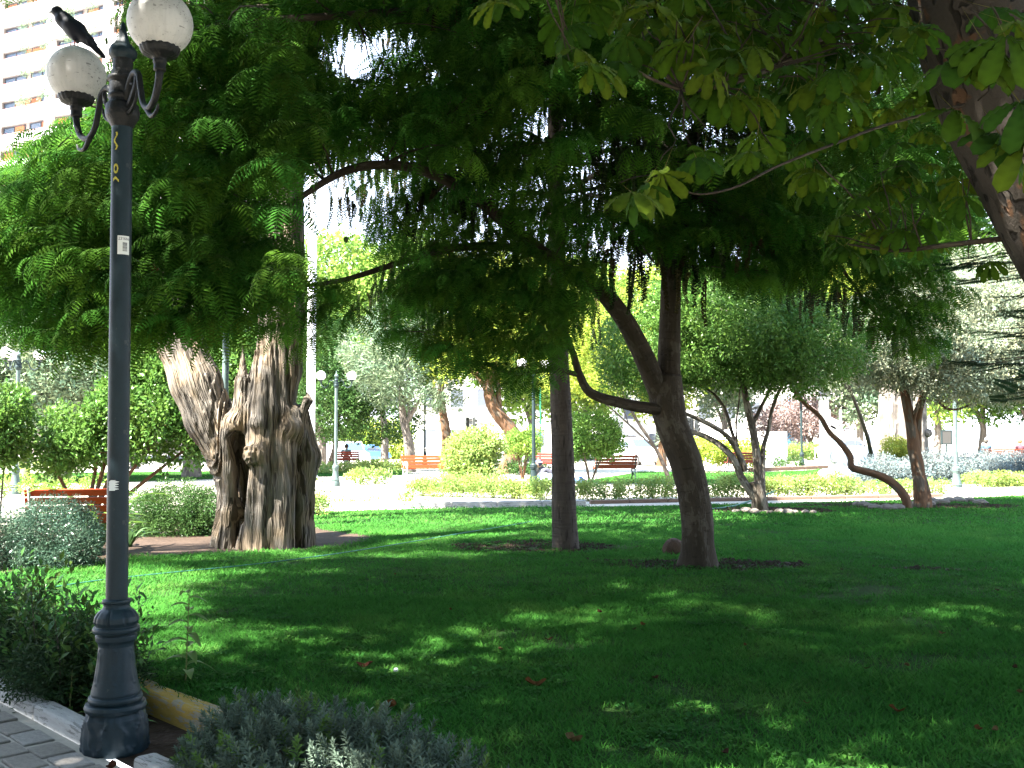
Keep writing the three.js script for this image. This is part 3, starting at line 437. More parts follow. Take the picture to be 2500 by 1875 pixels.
// ---------------------------------------------------------------- the hollow old trunk
const STUMP = G(640, 1332);
{
  const o = thing('hollow_tree', 'huge gnarled grey dead tree trunk with a dark hollow and a leaning limb', 'tree', STUMP.clone());
  const chain = (...q) => { const out = []; for (let i = 0; i < q.length - 1; i++) out.push([V(q[i][0], q[i][1], q[i][2]), V(q[i + 1][0], q[i + 1][1], q[i + 1][2]), q[i][3], q[i + 1][3]]); return out; };
  const wood = [...chain([-0.58, -0.1, 0.05, 0.2], [-0.52, 0.7, 0.02, 0.145], [-0.58, 1.25, 0, 0.22], [-0.82, 1.85, -0.08, 0.36], [-1.05, 2.4, -0.12, 0.37], [-1.32, 3.0, -0.2, 0.34], [-1.62, 3.9, -0.3, 0.24], [-1.85, 4.7, -0.4, 0.06]),
    ...chain([-0.45, -0.1, 0.33, 0.17], [-0.42, 0.5, 0.3, 0.12], [-0.43, 1.1, 0.3, 0.11], [-0.40, 1.6, 0.28, 0.15], [-0.36, 1.78, 0.26, 0.17]), ...chain([-0.2, -0.1, 0.5, 0.13], [-0.08, 0.5, 0.42, 0.14], [0.0, 0.9, 0.38, 0.17]),
    ...chain([0.08, -0.1, 0.5, 0.2], [0.06, 0.8, 0.38, 0.2], [0.06, 1.6, 0.32, 0.21]), ...chain([0.38, -0.1, 0.4, 0.2], [0.38, 0.9, 0.32, 0.18], [0.42, 1.9, 0.22, 0.19]), ...chain([0.62, -0.1, 0.05, 0.18], [0.6, 0.6, 0.05, 0.17], [0.66, 1.3, 0.02, 0.19], [0.5, 1.9, 0, 0.2]),
    ...chain([0, -0.1, -0.3, 0.5], [0, 1.7, -0.2, 0.45]), ...chain([0.05, 0.2, 0, 0.42], [0.05, 1.9, 0.02, 0.4], [0.2, 2.6, 0, 0.36], [0.26, 3.4, 0, 0.33], [0.28, 4.8, 0, 0.29]),
    ...chain([0.0, 1.36, 0.42, 0.19], [0.0, 1.34, 0.6, 0.17]), ...chain([0.0, 1.8, 0.36, 0.13], [0.01, 1.79, 0.5, 0.11]), ...chain([0.5, 1.66, 0.24, 0.18], [0.52, 1.72, 0.38, 0.16]), ...chain([0.55, 1.85, 0.12, 0.11], [0.69, 2.12, 0.14, 0.08], [0.63, 2.34, 0.14, 0.03]),
    ...chain([-0.26, 1.9, 0.2, 0.13], [-0.29, 2.4, 0.16, 0.08], [-0.27, 2.95, 0.14, 0.015]), ...chain([0.1, 2.0, 0.36, 0.13], [0.12, 2.45, 0.33, 0.09], [0.14, 2.8, 0.3, 0.015]), ...chain([0.33, 2.0, 0.3, 0.1], [0.36, 2.55, 0.26, 0.015])];
  const dug = [...chain([-0.2, 0.42, 0.6, 0.07], [-0.22, 0.8, 0.6, 0.1], [-0.24, 1.25, 0.6, 0.12], [-0.30, 1.58, 0.6, 0.115])], dug2 = chain([0.44, 1.25, 0.62, 0.05], [0.47, 1.55, 0.6, 0.07]), dug3 = chain([-0.06, -0.1, 0.8, 0.05], [-0.08, 0.18, 0.75, 0.03]);
  const limbAngle = (x, y, z) => Math.atan2((x + 0.58) * 0.931 + (y - 1.25) * 0.365, z + 0.1 + 0.08 * (y - 1.2));
  const f = (x, y, z) => {
    let d = 9; for (const [a, b, r, s] of wood) d = smin(d, capsule(x, y, z, a, b, r, s), 0.1);
    if (d > 0.25) return d;
    const a = Math.atan2(x, z + 0.2), lean = ss(-0.5, -0.75, x) * ss(0.9, 1.4, y), tw = lerp(a * 4.2 + 0.35 * y, limbAngle(x, y, z) * 2.6 + 9, lean) + 0.5 * noise3(x * 2, y * 1.3, z * 2), R = ridge(noise3(tw * 1.1, y * 0.55, 3.3)), r2 = ridge(noise3(tw * 2.8, y * 0.9 + 4, 8.1)), r3 = noise3(x * 26, y * 4, z * 26);
    d += (1 - 0.6 * lean) * (0.085 * (R - 0.55) + 0.05 * (r2 - 0.5)) + 0.022 * (r3 - 0.5);
    let h = 9; for (const [p, q, r, s] of dug) h = Math.min(h, capsule(x, y, 0.6 + (z - 0.6) * 0.16, p, q, r, s)); d = -smin(-d, h + 0.02 * (r3 - 0.5), 0.04);
    h = 9; for (const [p, q, r, s] of [...dug2, ...dug3]) h = Math.min(h, capsule(x, y, 0.6 + (z - 0.6) * 0.4, p, q, r, s)); d = -smin(-d, h, 0.04);
    const bx = x, by = y - 1.35, bz = z - 0.6, br = Math.hypot(bx, by); if (br < 0.17 && bz > -0.1) d += 0.02 * Math.sin(br * 75 + noise3(bx * 20, by * 20, 1) * 3);   // growth rings of the burl
    return d;
  };
  const body = wrapUV(solid(f, V(-0.42, 2.2, 0.05), V(1.72, 2.36, 0.92), 132), 0, -0.2, 0.65);
  { const p = body.attributes.position, u = body.attributes.uv; for (let i = 0; i < p.count; i++) { const x = p.getX(i), y = p.getY(i); if (x < -0.55 - 0.1 * (y < 1.6 ? 1 : 0) && y > 1.25) u.setXY(i, limbAngle(x, y, p.getZ(i)) * 0.36, (y - 1.25) * 0.931 - (x + 0.58) * 0.365); } }
  part(o, 'trunk', body, M.deadWood);
  part(o, 'upper_trunk', limb(curve([V(0.28, 4.3, 0), V(0.3, 5.6, 0), V(0.28, 7.2, -0.05), V(0.36, 9, -0.1)], 14), (t) => 0.3 - 0.22 * t, 14, 0.12, 4), M.deadWood);
}
// ---------------------------------------------------------------- feathery leaves
function featherLeaf(b, at, yaw, rise, L, R) {       // twice-pinnate leaf: a bowed midrib with narrow side leaflets
  const n = 12, prev = at.clone(), dir = V(Math.sin(yaw), 0, Math.cos(yaw)), side = V(dir.z, 0, -dir.x), droop = 0.75 + R() * 0.5; let pr = at.clone();
  for (let i = 1; i <= n; i++) {
    const t = i / n, sl = rise - droop * 1.9 * t, q = V(dir.x * Math.cos(sl), Math.sin(sl), dir.z * Math.cos(sl)), p = pr.clone().addScaledVector(q, L / n);
    const up = V(-dir.x * Math.sin(sl), Math.cos(sl), -dir.z * Math.sin(sl));
    if (i % 3 === 0) b.stalk(prev, p, 0.006), prev.copy(p);
    const w = (0.10 * Math.pow(Math.sin(Math.PI * Math.min(1, 0.12 + 0.84 * t)), 0.7) + 0.012) * (L / 0.36);
    if (i > 1) for (const s of [-1, 1]) { const d = side.clone().multiplyScalar(s).addScaledVector(q, 0.42).addScaledVector(up, -0.16 - 0.3 * R()).normalize(); b.blade(p, d, up, w * (0.85 + 0.3 * R()), 0.017, 0.12); }
    pr = p;
  }
  b.blade(pr, V(dir.x * 0.5, -0.85, dir.z * 0.5).normalize(), V(0, 1, 0.1).normalize(), 0.05, 0.015);
}
function featherSpray(seed) {
  const R = rng(seed), b = new Leaves(), n = 7; b.stalk(V(0, 0, -0.12), V(0, -0.02, 0.24), 0.012);
  for (let i = 0; i < n; i++) { const z = -0.08 + 0.3 * i / (n - 1), yaw = (i % 2 ? 1 : -1) * (1.35 - 1.0 * i / (n - 1)) + (R() - 0.5) * 0.6; featherLeaf(b, V(0, -0.01, z), yaw, 0.25 + R() * 0.5, 0.30 + R() * 0.14, R); }
  return b.build();
}
const sprays = [11, 12, 13, 14, 15].map(featherSpray);
M.feather = leafy(0.043, 0.120, 0.012, 0.45, 0);
function poly(R, pts, n, d0, d1) {                    // n points behind an outline of the crown, between two distances
  const xs = pts.map((p) => p[0]), ys = pts.map((p) => p[1]), x0 = Math.min(...xs), x1 = Math.max(...xs), y0 = Math.min(...ys), y1 = Math.max(...ys), q = pts.map((p) => V(p[0], 0, p[1])), out = [];
  for (let g = 0; out.length < n && g < n * 60; g++) { const x = lerp(x0, x1, R()), y = lerp(y0, y1, R()); if (inside(q, x, y)) out.push(P(x, y, lerp(d0, d1, R()))); } return out;
}
const seenAt = (p) => { const y = p.y - EYE, f = -p.z * CP + y * SP, u = y * CP + p.z * SP; return [1250 + p.x / f * FOCAL, 937.5 - u / f * FOCAL, f]; };
// openings between the boughs (where they part, and how wide)
const gaps = [[880, 120, 85, 75], [960, 70, 70, 45], [800, 530, 115, 100], [780, 440, 70, 50], [850, 610, 110, 65], [1330, 280, 45, 55], [2060, 150, 45, 60], [1690, 300, 40, 45], [640, 60, 40, 40], [1560, 640, 50, 40], [1210, 500, 30, 80]];
const open = (p, k = 1) => { const [x, y] = seenAt(p); return gaps.some(([a, b, c, d]) => ((x - a) / c) ** 2 + ((y - b) / d) ** 2 < k); };
{
  const R = rng(401), o = thing('jacaranda_tree', 'forked brown tree with feathery drooping foliage, leaning over the lawn', 'tree', V(0, 0, 0));
  const L = (name, pts, r0, r1, sides = 14, pow = 1) => { const c = curve(pts, pts.length * 5), rad = (t) => lerp(r0, r1, Math.pow(t, pow)); part(o, name, limb(c, rad, sides, 0.10, r0 * 50), M.smoothBark); return woodNodes(c, rad); };
  const nodes = [];
  const base = JAC, tr = curve([base.clone().setY(-0.15), P(1703, 1330, 12.36), P(1697, 1230, 12.33), P(1672, 1120, 12.3), P(1640, 1035, 12.3), P(1626, 965, 12.3), P(1628, 915, 12.3)], 40);
  part(o, 'trunk', limb(tr, (t) => 0.195 + 0.14 * Math.pow(Math.max(0, 1 - t / 0.2), 2) + 0.02 * ss(0.6, 0.85, t) - 0.03 * ss(0.88, 1, t), 26, 0.16, 3), M.smoothBark);
  const n1 = L('limb', [P(1634, 985, 12.3), P(1634, 850, 12.35), P(1638, 700, 12.4), P(1642, 560, 12.45), P(1632, 440, 12.5), P(1600, 360, 12.4), P(1560, 250, 12.2), P(1500, 120, 12), P(1440, -40, 11.8), P(1380, -260, 11.5)], 0.15, 0.05);
  const n2 = L('limb', [P(1618, 980, 12.28), P(1562, 850, 12.1), P(1512, 762, 12), P(1452, 696, 11.9), P(1388, 662, 11.8), P(1270, 575, 11.4), P(1140, 468, 11), P(1000, 408, 10.5), P(860, 412, 10), P(740, 478, 9.6), P(640, 560, 9.3)], 0.135, 0.018);
  const n3 = L('limb', [P(1636, 420, 12.5), P(1690, 340, 12.7), P(1740, 220, 12.9), P(1790, 60, 13), P(1830, -140, 13)], 0.1, 0.04, 10);
  const n4 = L('limb', [P(1612, 1000, 12.2), P(1520, 985, 12), P(1440, 958, 11.9), P(1415, 915, 11.8), P(1395, 850, 11.7), P(1362, 770, 11.6), P(1335, 700, 11.5)], 0.075, 0.02, 10);
  const n5 = L('limb', [P(1415, 915, 11.8), P(1345, 903, 11.6), P(1255, 913, 11.4), P(1185, 888, 11.2), P(1140, 880, 11.1)], 0.035, 0.012, 8);
  const n6 = L('limb', [P(1392, 664, 11.8), P(1280, 610, 11.5), P(1130, 603, 11.1), P(980, 640, 10.6), P(840, 683, 10.2), P(720, 702, 9.8), P(600, 730, 9.4)], 0.06, 0.012, 8);
  const n7 = L('limb', [P(1641, 520, 12.45), P(1760, 472, 12.3), P(1880, 530, 12.1), P(2000, 590, 12), P(2080, 690, 11.9), P(2160, 800, 11.8)], 0.055, 0.01, 8);
  const n8 = L('limb', [P(1500, 120, 12), P(1300, 60, 11.2), P(1050, 30, 10.3), P(800, 40, 9.5), P(560, 60, 8.8), P(380, 100, 8.4), P(200, 250, 8.2)], 0.06, 0.015, 8);
  const n9 = L('limb', [P(1440, -40, 11.8), P(1200, -220, 10.5), P(800, -330, 9), P(300, -420, 7.5), P(-200, -500, 6.5)], 0.06, 0.02, 8);
  L('limb', [P(1532, 772, 12.05), P(1541, 712, 11.9), P(1550, 640, 11.8), P(1548, 560, 11.7)], 0.025, 0.01, 6);
  nodes.push(...n1.slice(12), ...n2.slice(18), ...n3, ...n4.slice(16), ...n5.slice(8), ...n6, ...n7.slice(4), ...n8, ...n9);
  const A = [[0, 520], [60, 400], [180, 300], [330, 210], [380, 20], [520, 0], [720, 0], [770, 250], [740, 480], [720, 700], [650, 800], [470, 800], [330, 840], [150, 830], [0, 700], [-80, 620]];
  const spots = [], add = (list, s0, s1, cut, far) => { for (const p of list) { if (fbm3(p.x * 0.9, p.y * 0.9, p.z * 0.9) < cut) continue; if (open(p)) continue; spots.push({ p, s: lerp(s0, s1, R()) }); } };
  add(poly(R, A, 560, 7.6, 9.2), 0.75, 1.05, 0.40); add(poly(R, A.map(([x, y]) => [x, Math.min(y, 690)]), 620, 9.2, 11.4), 0.8, 1.15, 0.32);
  add(poly(R, [[520, -40], [1560, -40], [1560, 300], [1300, 420], [1000, 400], [900, 330], [720, 330]], 760, 9.5, 13), 0.8, 1.15, 0.34);
  add(poly(R, [[640, 300], [1000, 380], [1400, 420], [1480, 560], [1440, 720], [1300, 780], [1080, 720], [900, 640], [960, 480], [760, 380]], 330, 10.3, 12.4), 0.7, 1.0, 0.40);
  add(poly(R, [[1060, 640], [1420, 640], [1420, 800], [1350, 930], [1230, 960], [1100, 930], [940, 800], [980, 700]], 210, 10.2, 11.9), 0.65, 0.95, 0.36);
  add(poly(R, [[620, 690], [900, 640], [900, 760], [760, 830], [640, 800]], 50, 9.2, 10.2), 0.6, 0.85, 0.42);
  add(poly(R, [[1480, 380], [1950, 420], [2080, 600], [2000, 660], [1820, 690], [1660, 640], [1500, 560]], 300, 11, 13.6), 0.75, 1.05, 0.36);
  add(poly(R, [[1500, -40], [2400, -40], [2400, 420], [2300, 620], [1900, 560], [1560, 400]], 620, 10, 14.5), 0.8, 1.2, 0.38);
  add(poly(R, [[2060, 600], [2300, 620], [2330, 760], [2260, 850], [2120, 830]], 90, 11.3, 12.6), 0.7, 0.95, 0.36);
  const seenCount = spots.length;
  // rest of the crown, unseen above the frame, shaped to shade lawn and stump
  const upper = fillBlobs(R, [[V(-1, 8.4, -11), 6.5, 2.4, 4.6], [V(3.2, 8.2, -12), 4, 2.2, 3.6], [V(-2.2, 7.6, -7), 3, 1.6, 3.4], [V(-0.8, 8.2, -5), 3.4, 1.3, 3], [V(-5.9, 7.7, -4.4), 1.9, 1, 2.5], [V(-8.8, 8.8, -10.3), 2.2, 1.4, 1.6]], 6, 0.8).filter((p) => fbm3(p.x * 0.7, p.y * 0.7, p.z * 0.7) > 0.4 && seenAt(p)[1] < -60);
  for (const p of upper) spots.push({ p, s: 1.0 + 0.4 * R() });
  // thin wood: one branch for every few sprays
  const targets = [], cell = {}; spots.forEach((s) => { const k = [s.p.x, s.p.y, s.p.z].map((c) => Math.round(c / 0.62)).join(); if (!cell[k]) { cell[k] = 1; targets.push(s.p); } });
  part(o, 'twigs', ramify(nodes, targets, R, { thick: 0.010, arch: 0.1 }), M.smoothBark, 'stuff');
  for (const s of spots) { const near = Math.atan2(s.p.x - 1.2, s.p.z + 12) + (R() - 0.5) * 2.2; s.q = new THREE.Quaternion().setFromEuler(new THREE.Euler(0.25 + (R() - 0.5) * 0.7, near, (R() - 0.5) * 0.7, 'YXZ')); }
  for (let i = spots.length - 1; i > 0; i--) { const j = Math.floor(R() * (i + 1)); [spots[i], spots[j]] = [spots[j], spots[i]]; }
  const mo = mottled(R, 0.4, 0.28); scatter(o, 'foliage', sprays, M.feather, spots, mo);
  const pod = new THREE.SphereGeometry(0.032, 12, 8).scale(1, 1.15, 0.3), brown = paint(0.26, 0.085, 0.02, 0.8), green = paint(0.10, 0.17, 0.05, 0.7);
  for (const [x, y, d, m, s] of [[378, 655, 8, brown, 1], [338, 672, 7.9, green, 1.1], [346, 478, 8.1, brown, 1], [668, 420, 9.4, brown, 1], [94, 645, 7.9, brown, 0.9], [260, 100, 8, green, 0.9], [845, 585, 9.6, green, 0.9]]) { const q = part(o, 'seed_pod', pod, m); q.position.copy(P(x, y, d)); q.rotation.set(0.2, R() * 3, 0.3); q.scale.setScalar(s); }
  console.log('jacaranda sprays', seenCount, spots.length, 'targets', targets.length);
}
// ---------------------------------------------------------------- the straight tree with hanging, rope-like twigs
M.rope = leafy(0.028, 0.042, 0.018, 0.12);
const ropes = [21, 22, 23, 24].map((seed) => { const r = rng(seed), b = new Leaves(); for (let i = 0; i < 64; i++) { const t = i / 64, a = i * 2.4 + r() * 0.5, y = -t, w = 0.07 * (1 - 0.3 * t); b.blade(V(0.04 * Math.sin(t * 3), y, 0.04 * t), V(Math.cos(a), -0.9, Math.sin(a)).normalize(), V(Math.cos(a), 0.6, Math.sin(a)).normalize(), w, 0.045, 0.3); } b.stalk(V(0, 0.02, 0), V(0.01, -1, 0.04), 0.03); return b.build(); });
function ropeTree(label, foot, seed, low, reach, r0, keepOpen) {
  const R = rng(seed), o = thing('araucaria_tree', label, 'tree', foot.clone());
  const tr = curve([V(0, -0.15, 0), V(-0.02, 0.3, 0), V(-0.05, 1.5, 0), V(-0.1, 3, 0), V(-0.13, 6, -0.1), V(-0.1, 10, -0.2), V(0, 15, -0.3), V(0, 19, -0.3)], 70);
  part(o, 'trunk', limb(tr, (t) => r0 * (1 - 0.78 * t) + 0.05 * Math.pow(Math.max(0, 1 - t / 0.035), 2), 28, 0.07, 2), M.ringBark);
  const spots = [], woods = [];
  for (let k = 0; low + k * 0.43 < 17; k++) {
    const h = low + k * 0.43, n = 5, len0 = reach * (h > 6.5 ? 1.3 : 1) * Math.pow(1 - (h - low) / (19 - low), 0.7) + 0.5;
    for (let i = 0; i < n; i++) {
      const a = i / n * 6.283 + k * 0.77 + R() * 0.5, len = len0 * (0.75 + 0.35 * R()), dx = Math.cos(a), dz = Math.sin(a), sag = (h < 8 ? 0.34 : 0.15) * len;
      const pts = curve([V(-0.1, h, -0.1), V(dx * len * 0.35, h + 0.1, dz * len * 0.35), V(dx * len * 0.75, h - sag * 0.5, dz * len * 0.75), V(dx * len, h - sag, dz * len)], 12);
      if (keepOpen && (open(pts[9].clone().add(foot), 1.6) || open(pts[6].clone().add(foot), 1.3))) continue;
      woods.push(limb(pts, (t) => lerp(0.035, 0.01, t), 6, 0, 0, false));
      for (let j = 3; j < 13; j++) for (let q = 0; q < 9; q++) { const t = pts[Math.min(12, j)], s = (q - 4) * (0.085 + 0.01 * len) * (1 + R() * 0.5); spots.push({ p: V(t.x - dz * s + (R() - 0.5) * 0.1, t.y - Math.abs(s) * 0.25, t.z + dx * s + (R() - 0.5) * 0.1), s: V(1, 0.2 + R() * 0.32, 1), q: new THREE.Quaternion().setFromEuler(new THREE.Euler((R() - 0.5) * 0.35, R() * 6.28, (R() - 0.5) * 0.35)) }); }
    }
  }
  part(o, 'branches', joined(woods), M.twig, 'stuff'); scatter(o, 'foliage', ropes, M.rope, spots, (c) => { const v = 0.6 + 0.8 * R(), b = R() < 0.3 ? 0.8 : 0; c.setRGB(v * (1 + b), v, v); });
}
ropeTree('straight dark trunk ringed with fine bark bands, hung with dark rope-like twigs', FIR, 502, 4.7, 3.7, 0.205, true);
ropeTree('tall dark conifer mostly out of view behind the hollow trunk, shading the far lawn', V(-4.35, 0, -19.2), 503, 8, 2.3, 0.22, true);  // mostly hidden tree, placed to shade the far lawn
// ---------------------------------------------------------------- horse chestnut: trunk on the right, big fan-shaped leaves
M.chestnut = new THREE.MeshPhysicalMaterial({ color: C(1, 1, 1), vertexColors: true, roughness: 1, transmission: 0.42, thickness: 0, side: THREE.DoubleSide, clearcoat: 0.04, clearcoatRoughness: 0.45, specularIntensity: 0.08 });
function fanLeaf(seed, tone, coarse) {
  const R = rng(seed), pos = [], col = [], idx = [], n = coarse ? 4 : 11, angles = [-2.05, -1.35, -0.66, 0, 0.66, 1.35, 2.05];
  const profile = (t) => Math.pow(t, 0.95) * Math.pow(Math.max(0, 1 - Math.pow(t, 5)), 0.55) * 1.06;
  for (const a0 of angles) {
    const a = a0 + (R() - 0.5) * 0.2, L = (0.2 - 0.032 * Math.abs(a0)) * (0.9 + 0.2 * R()), W = L * 0.19, droop = 0.5 + 0.35 * R(), q = pos.length / 3, browned = R() < 0.02;
    for (let i = 0; i <= n; i++) {
      const t = i / n, w = i === 0 ? 0.0015 : i === n ? 0.001 : profile(t) * W * 2 * 0.62, sl = -droop * (0.35 + 0.9 * t), f = L * t, y = f * Math.sin(sl) * 0.75, z = f * Math.cos(sl * 0.75), pl = coarse ? 0 : (i % 2 ? 0.005 : -0.003);
      for (const s of [-1, 0, 1]) { const x = s * w, yy = y + Math.abs(s) * w * 0.28 + pl * Math.abs(s); pos.push(Math.sin(a) * z + Math.cos(a) * x, yy, Math.cos(a) * z - Math.sin(a) * x);
        const rib = s === 0 ? 1.35 : (i % 2 ? 1.16 : 0.84), br = browned && t > 0.72 && (s !== -1 || t > 0.85) ? 1 : 0; col.push(lerp(tone[0] * rib, 0.16, br), lerp(tone[1] * rib, 0.06, br), lerp(tone[2] * rib, 0.015, br)); }
    }
    for (let i = 0; i < n; i++) for (const s of [0, 1]) { const k = q + i * 3 + s; idx.push(k, k + 3, k + 1, k + 1, k + 3, k + 4); }
  }
  const q = pos.length / 3; for (const [x, y, z] of [[-0.002, 0, 0], [0.002, 0, 0], [0, 0.003, 0], [0, 0.055, -0.13]]) { pos.push(x, y, z); col.push(0.16, 0.15, 0.035); } idx.push(q, q + 1, q + 3, q + 1, q + 2, q + 3, q + 2, q, q + 3);
  const g = new THREE.BufferGeometry(); g.setAttribute('position', new THREE.Float32BufferAttribute(pos, 3)); g.setAttribute('color', new THREE.Float32BufferAttribute(col, 3)); g.setIndex(idx); g.computeVertexNormals(); return g;
}
{
  const R = rng(603), o = thing('horse_chestnut_tree', 'horse chestnut with a scaly leaning trunk and big fan-shaped leaves overhanging the view', 'tree', V(0, 0, 0));
  const tones = [[0.036, 0.074, 0.004], [0.027, 0.066, 0.004], [0.054, 0.086, 0.005], [0.022, 0.058, 0.005]], fans = [0, 1, 2, 3, 4, 5, 6, 7].map((k) => fanLeaf(900 + k, tones[k % 4])), plain = [0, 1].map((k) => fanLeaf(950 + k, tones[k], true));
  const tr = curve([V(4.7, -0.2, -6.0), V(4.5, 0.6, -6.0), V(4.05, 1.6, -6.0), V(3.57, 2.5, -6.0), V(3.17, 3.3, -6.05), V(2.86, 4.2, -6.1), V(2.72, 5.4, -6.0), V(2.7, 7, -5.8)], 48);
  part(o, 'trunk', limb(tr, (t) => 0.40 - 0.06 * t + 0.2 * Math.pow(Math.max(0, 1 - t / 0.12), 2), 30, 0.1, 7), M.scaleBark);
  const nodes = []; const L = (pts, r0, r1, s = 8) => { const c = curve(pts, pts.length * 5), rad = (t) => lerp(r0, r1, t); part(o, 'limb', limb(c, rad, s, 0.08, r0 * 90), M.smoothBark); nodes.push(...woodNodes(c, rad).slice(3)); };
  L([V(2.9, 4.6, -6.1), P(2160, -120, 5.9), P(2010, 90, 5.5), P(1850, 180, 5.2), P(1700, 222, 5.0), P(1620, 205, 4.9), P(1530, 160, 4.8)], 0.022, 0.006);
  L([V(3.1, 3.7, -6.0), P(2180, 300, 5.8), P(2040, 350, 5.4), P(1900, 405, 5.1), P(1780, 462, 4.9), P(1690, 472, 4.8), P(1610, 430, 4.7)], 0.010, 0.004);
  L([V(3.45, 2.85, -6.0), P(2300, 600, 6.3), P(2180, 612, 6.6), P(2070, 596, 6.8)], 0.022, 0.006, 6);
  L([V(2.8, 6, -5.9), V(1.2, 6.6, -5), V(-1.5, 7, -4.4), V(-4, 6.8, -4)], 0.12, 0.03); L([V(2.75, 6.4, -5.8), V(3.2, 7.6, -3), V(3.4, 8, 0), V(2.8, 7.9, 2)], 0.12, 0.03); L([V(2.8, 5.6, -5.9), V(1.9, 5.4, -5), V(1, 4.9, -4.3), P(1420, -120, 4.6), P(1240, -40, 4.5)], 0.05, 0.008); L([V(2.85, 5.2, -6), V(3, 5.2, -4.9), V(2.6, 4.2, -4.1), P(2530, 120, 3.9), P(2420, 170, 3.85)], 0.04, 0.008);
  L([V(2.72, 6.8, -5.8), V(4.5, 8, -7), V(6, 8.5, -8)], 0.12, 0.03);
  const own = []; const at = (x, y, d, s = 1) => own.push({ p: P(x, y, d), s });
  for (const [x, y, d, s] of [[1208, 8, 4.4, 0.9], [1242, -12, 4.5, 0.9], [1395, 62, 4.8], [1372, 40, 4.9], [1408, 120, 4.7, 0.9], [1372, 138, 4.8, 0.7], [1438, 160, 4.6, 0.9], [1455, 168, 4.7], [1508, 152, 4.8, 1.1], [1530, 90, 4.8, 1.2], [1570, 50, 4.9, 1.2], [1600, 20, 4.8, 1.2], [1650, 110, 4.9, 1.2], [1690, 60, 5], [1668, 105, 4.8, 1.1], [1740, 90, 5], [1760, 120, 5.1, 1.1], [1745, 220, 4.9, 1], [1795, 235, 4.9, 1.1], [1720, 232, 5, 0.9], [1850, 240, 5, 1], [1618, 422, 4.6, 1.15], [1575, 455, 4.6, 1], [1542, 470, 4.5, 1.15], [1700, 385, 4.7, 1.0], [1720, 370, 4.8, 0.8], [1830, 375, 4.9], [1850, 330, 5],
    [2318, 155, 3.8, 1.2], [2330, 270, 3.8, 1.25], [2365, 130, 3.8, 1.1], [2400, 100, 3.7, 1.2], [2455, 90, 3.6, 1.3], [2480, 60, 3.7, 1.2], [2440, 330, 3.7, 1.2], [2490, 250, 3.6, 1.25], [2500, 350, 3.6, 1.2], [2420, 20, 3.9], [2390, 170, 3.7, 0.8], [2100, 480, 6.4], [2150, 520, 6.5], [2060, 600, 6.6], [2130, 620, 6.7], [2200, 560, 6.4], [2250, 480, 6.2], [2420, 640, 6, 0.8], [2400, 650, 6.1, 0.8], [2350, 480, 6], [2340, 440, 6.2]]) at(x, y, d, s ?? 1);
  poly(R, [[1400, -40], [2240, -40], [2250, 80], [2130, 220], [1980, 290], [1840, 250], [1690, 190], [1500, 130], [1400, 60]], 112, 4.7, 6.8).forEach((p) => own.push({ p, s: 0.85 + 0.4 * R() }));
  poly(R, [[1880, 300], [2260, 200], [2330, 420], [2330, 600], [2050, 610], [1960, 480], [1840, 360]], 66, 6.4, 8).forEach((p) => { if (!open(p)) own.push({ p, s: 0.85 + 0.35 * R() }); });
  const q = V(); for (const l of own) { const m = part(o, 'leaf', fans[Math.floor(R() * 8)], M.chestnut); m.position.copy(l.p); m.rotation.set(0.35 + (R() - 0.5) * 0.8, (R() - 0.5) * 2.6 + (R() < 0.25 ? 3.1 : 0), (R() - 0.5) * 0.6, 'YXZ'); m.scale.setScalar(l.s); l.q = q.set(0, 0.055, -0.13).multiplyScalar(l.s).applyEuler(m.rotation).add(l.p).clone(); }
  part(o, 'twigs', ramify(nodes, own.map((l) => l.q), R, { thick: 0.006, tip: 0.003, arch: 0.05, down: 0 }), M.smoothBark, 'stuff');
  const over = fillBlobs(R, [[V(-0.8, 6.6, -3.6), 3.4, 0.9, 2.2], [V(2.6, 7.4, -5), 3.4, 1.5, 3], [V(2.4, 8, 0), 3, 1.2, 3], [V(-4.2, 6.8, -3.8), 2.4, 0.9, 2.2], [V(6, 7.5, -7.5), 3, 1.8, 3], [V(3, 9.3, -4.5), 3.2, 1.2, 4], [V(-3.2, 7.2, -2), 3.6, 1.0, 2.8], [V(0.4, 7.2, -2.4), 3, 1.0, 3], [V(-5, 7.2, 0.5), 3, 1, 3]], 34, 0.8).filter((p) => fbm3(p.x * 0.8, p.y * 0.8, p.z * 0.8) > 0.36 && seenAt(p)[1] < -40).map((p) => ({ p, s: 1 + 0.5 * R(), q: new THREE.Quaternion().setFromEuler(new THREE.Euler((R() - 0.5) * 0.9, R() * 6.28, (R() - 0.5) * 0.9)) }));  // unseen leaves overhead, placed to shade the near lawn
  scatter(o, 'foliage', plain, M.chestnut, over, mottled(R, 0.2, 0.1));
  console.log('chestnut', own.length, over.length);
}

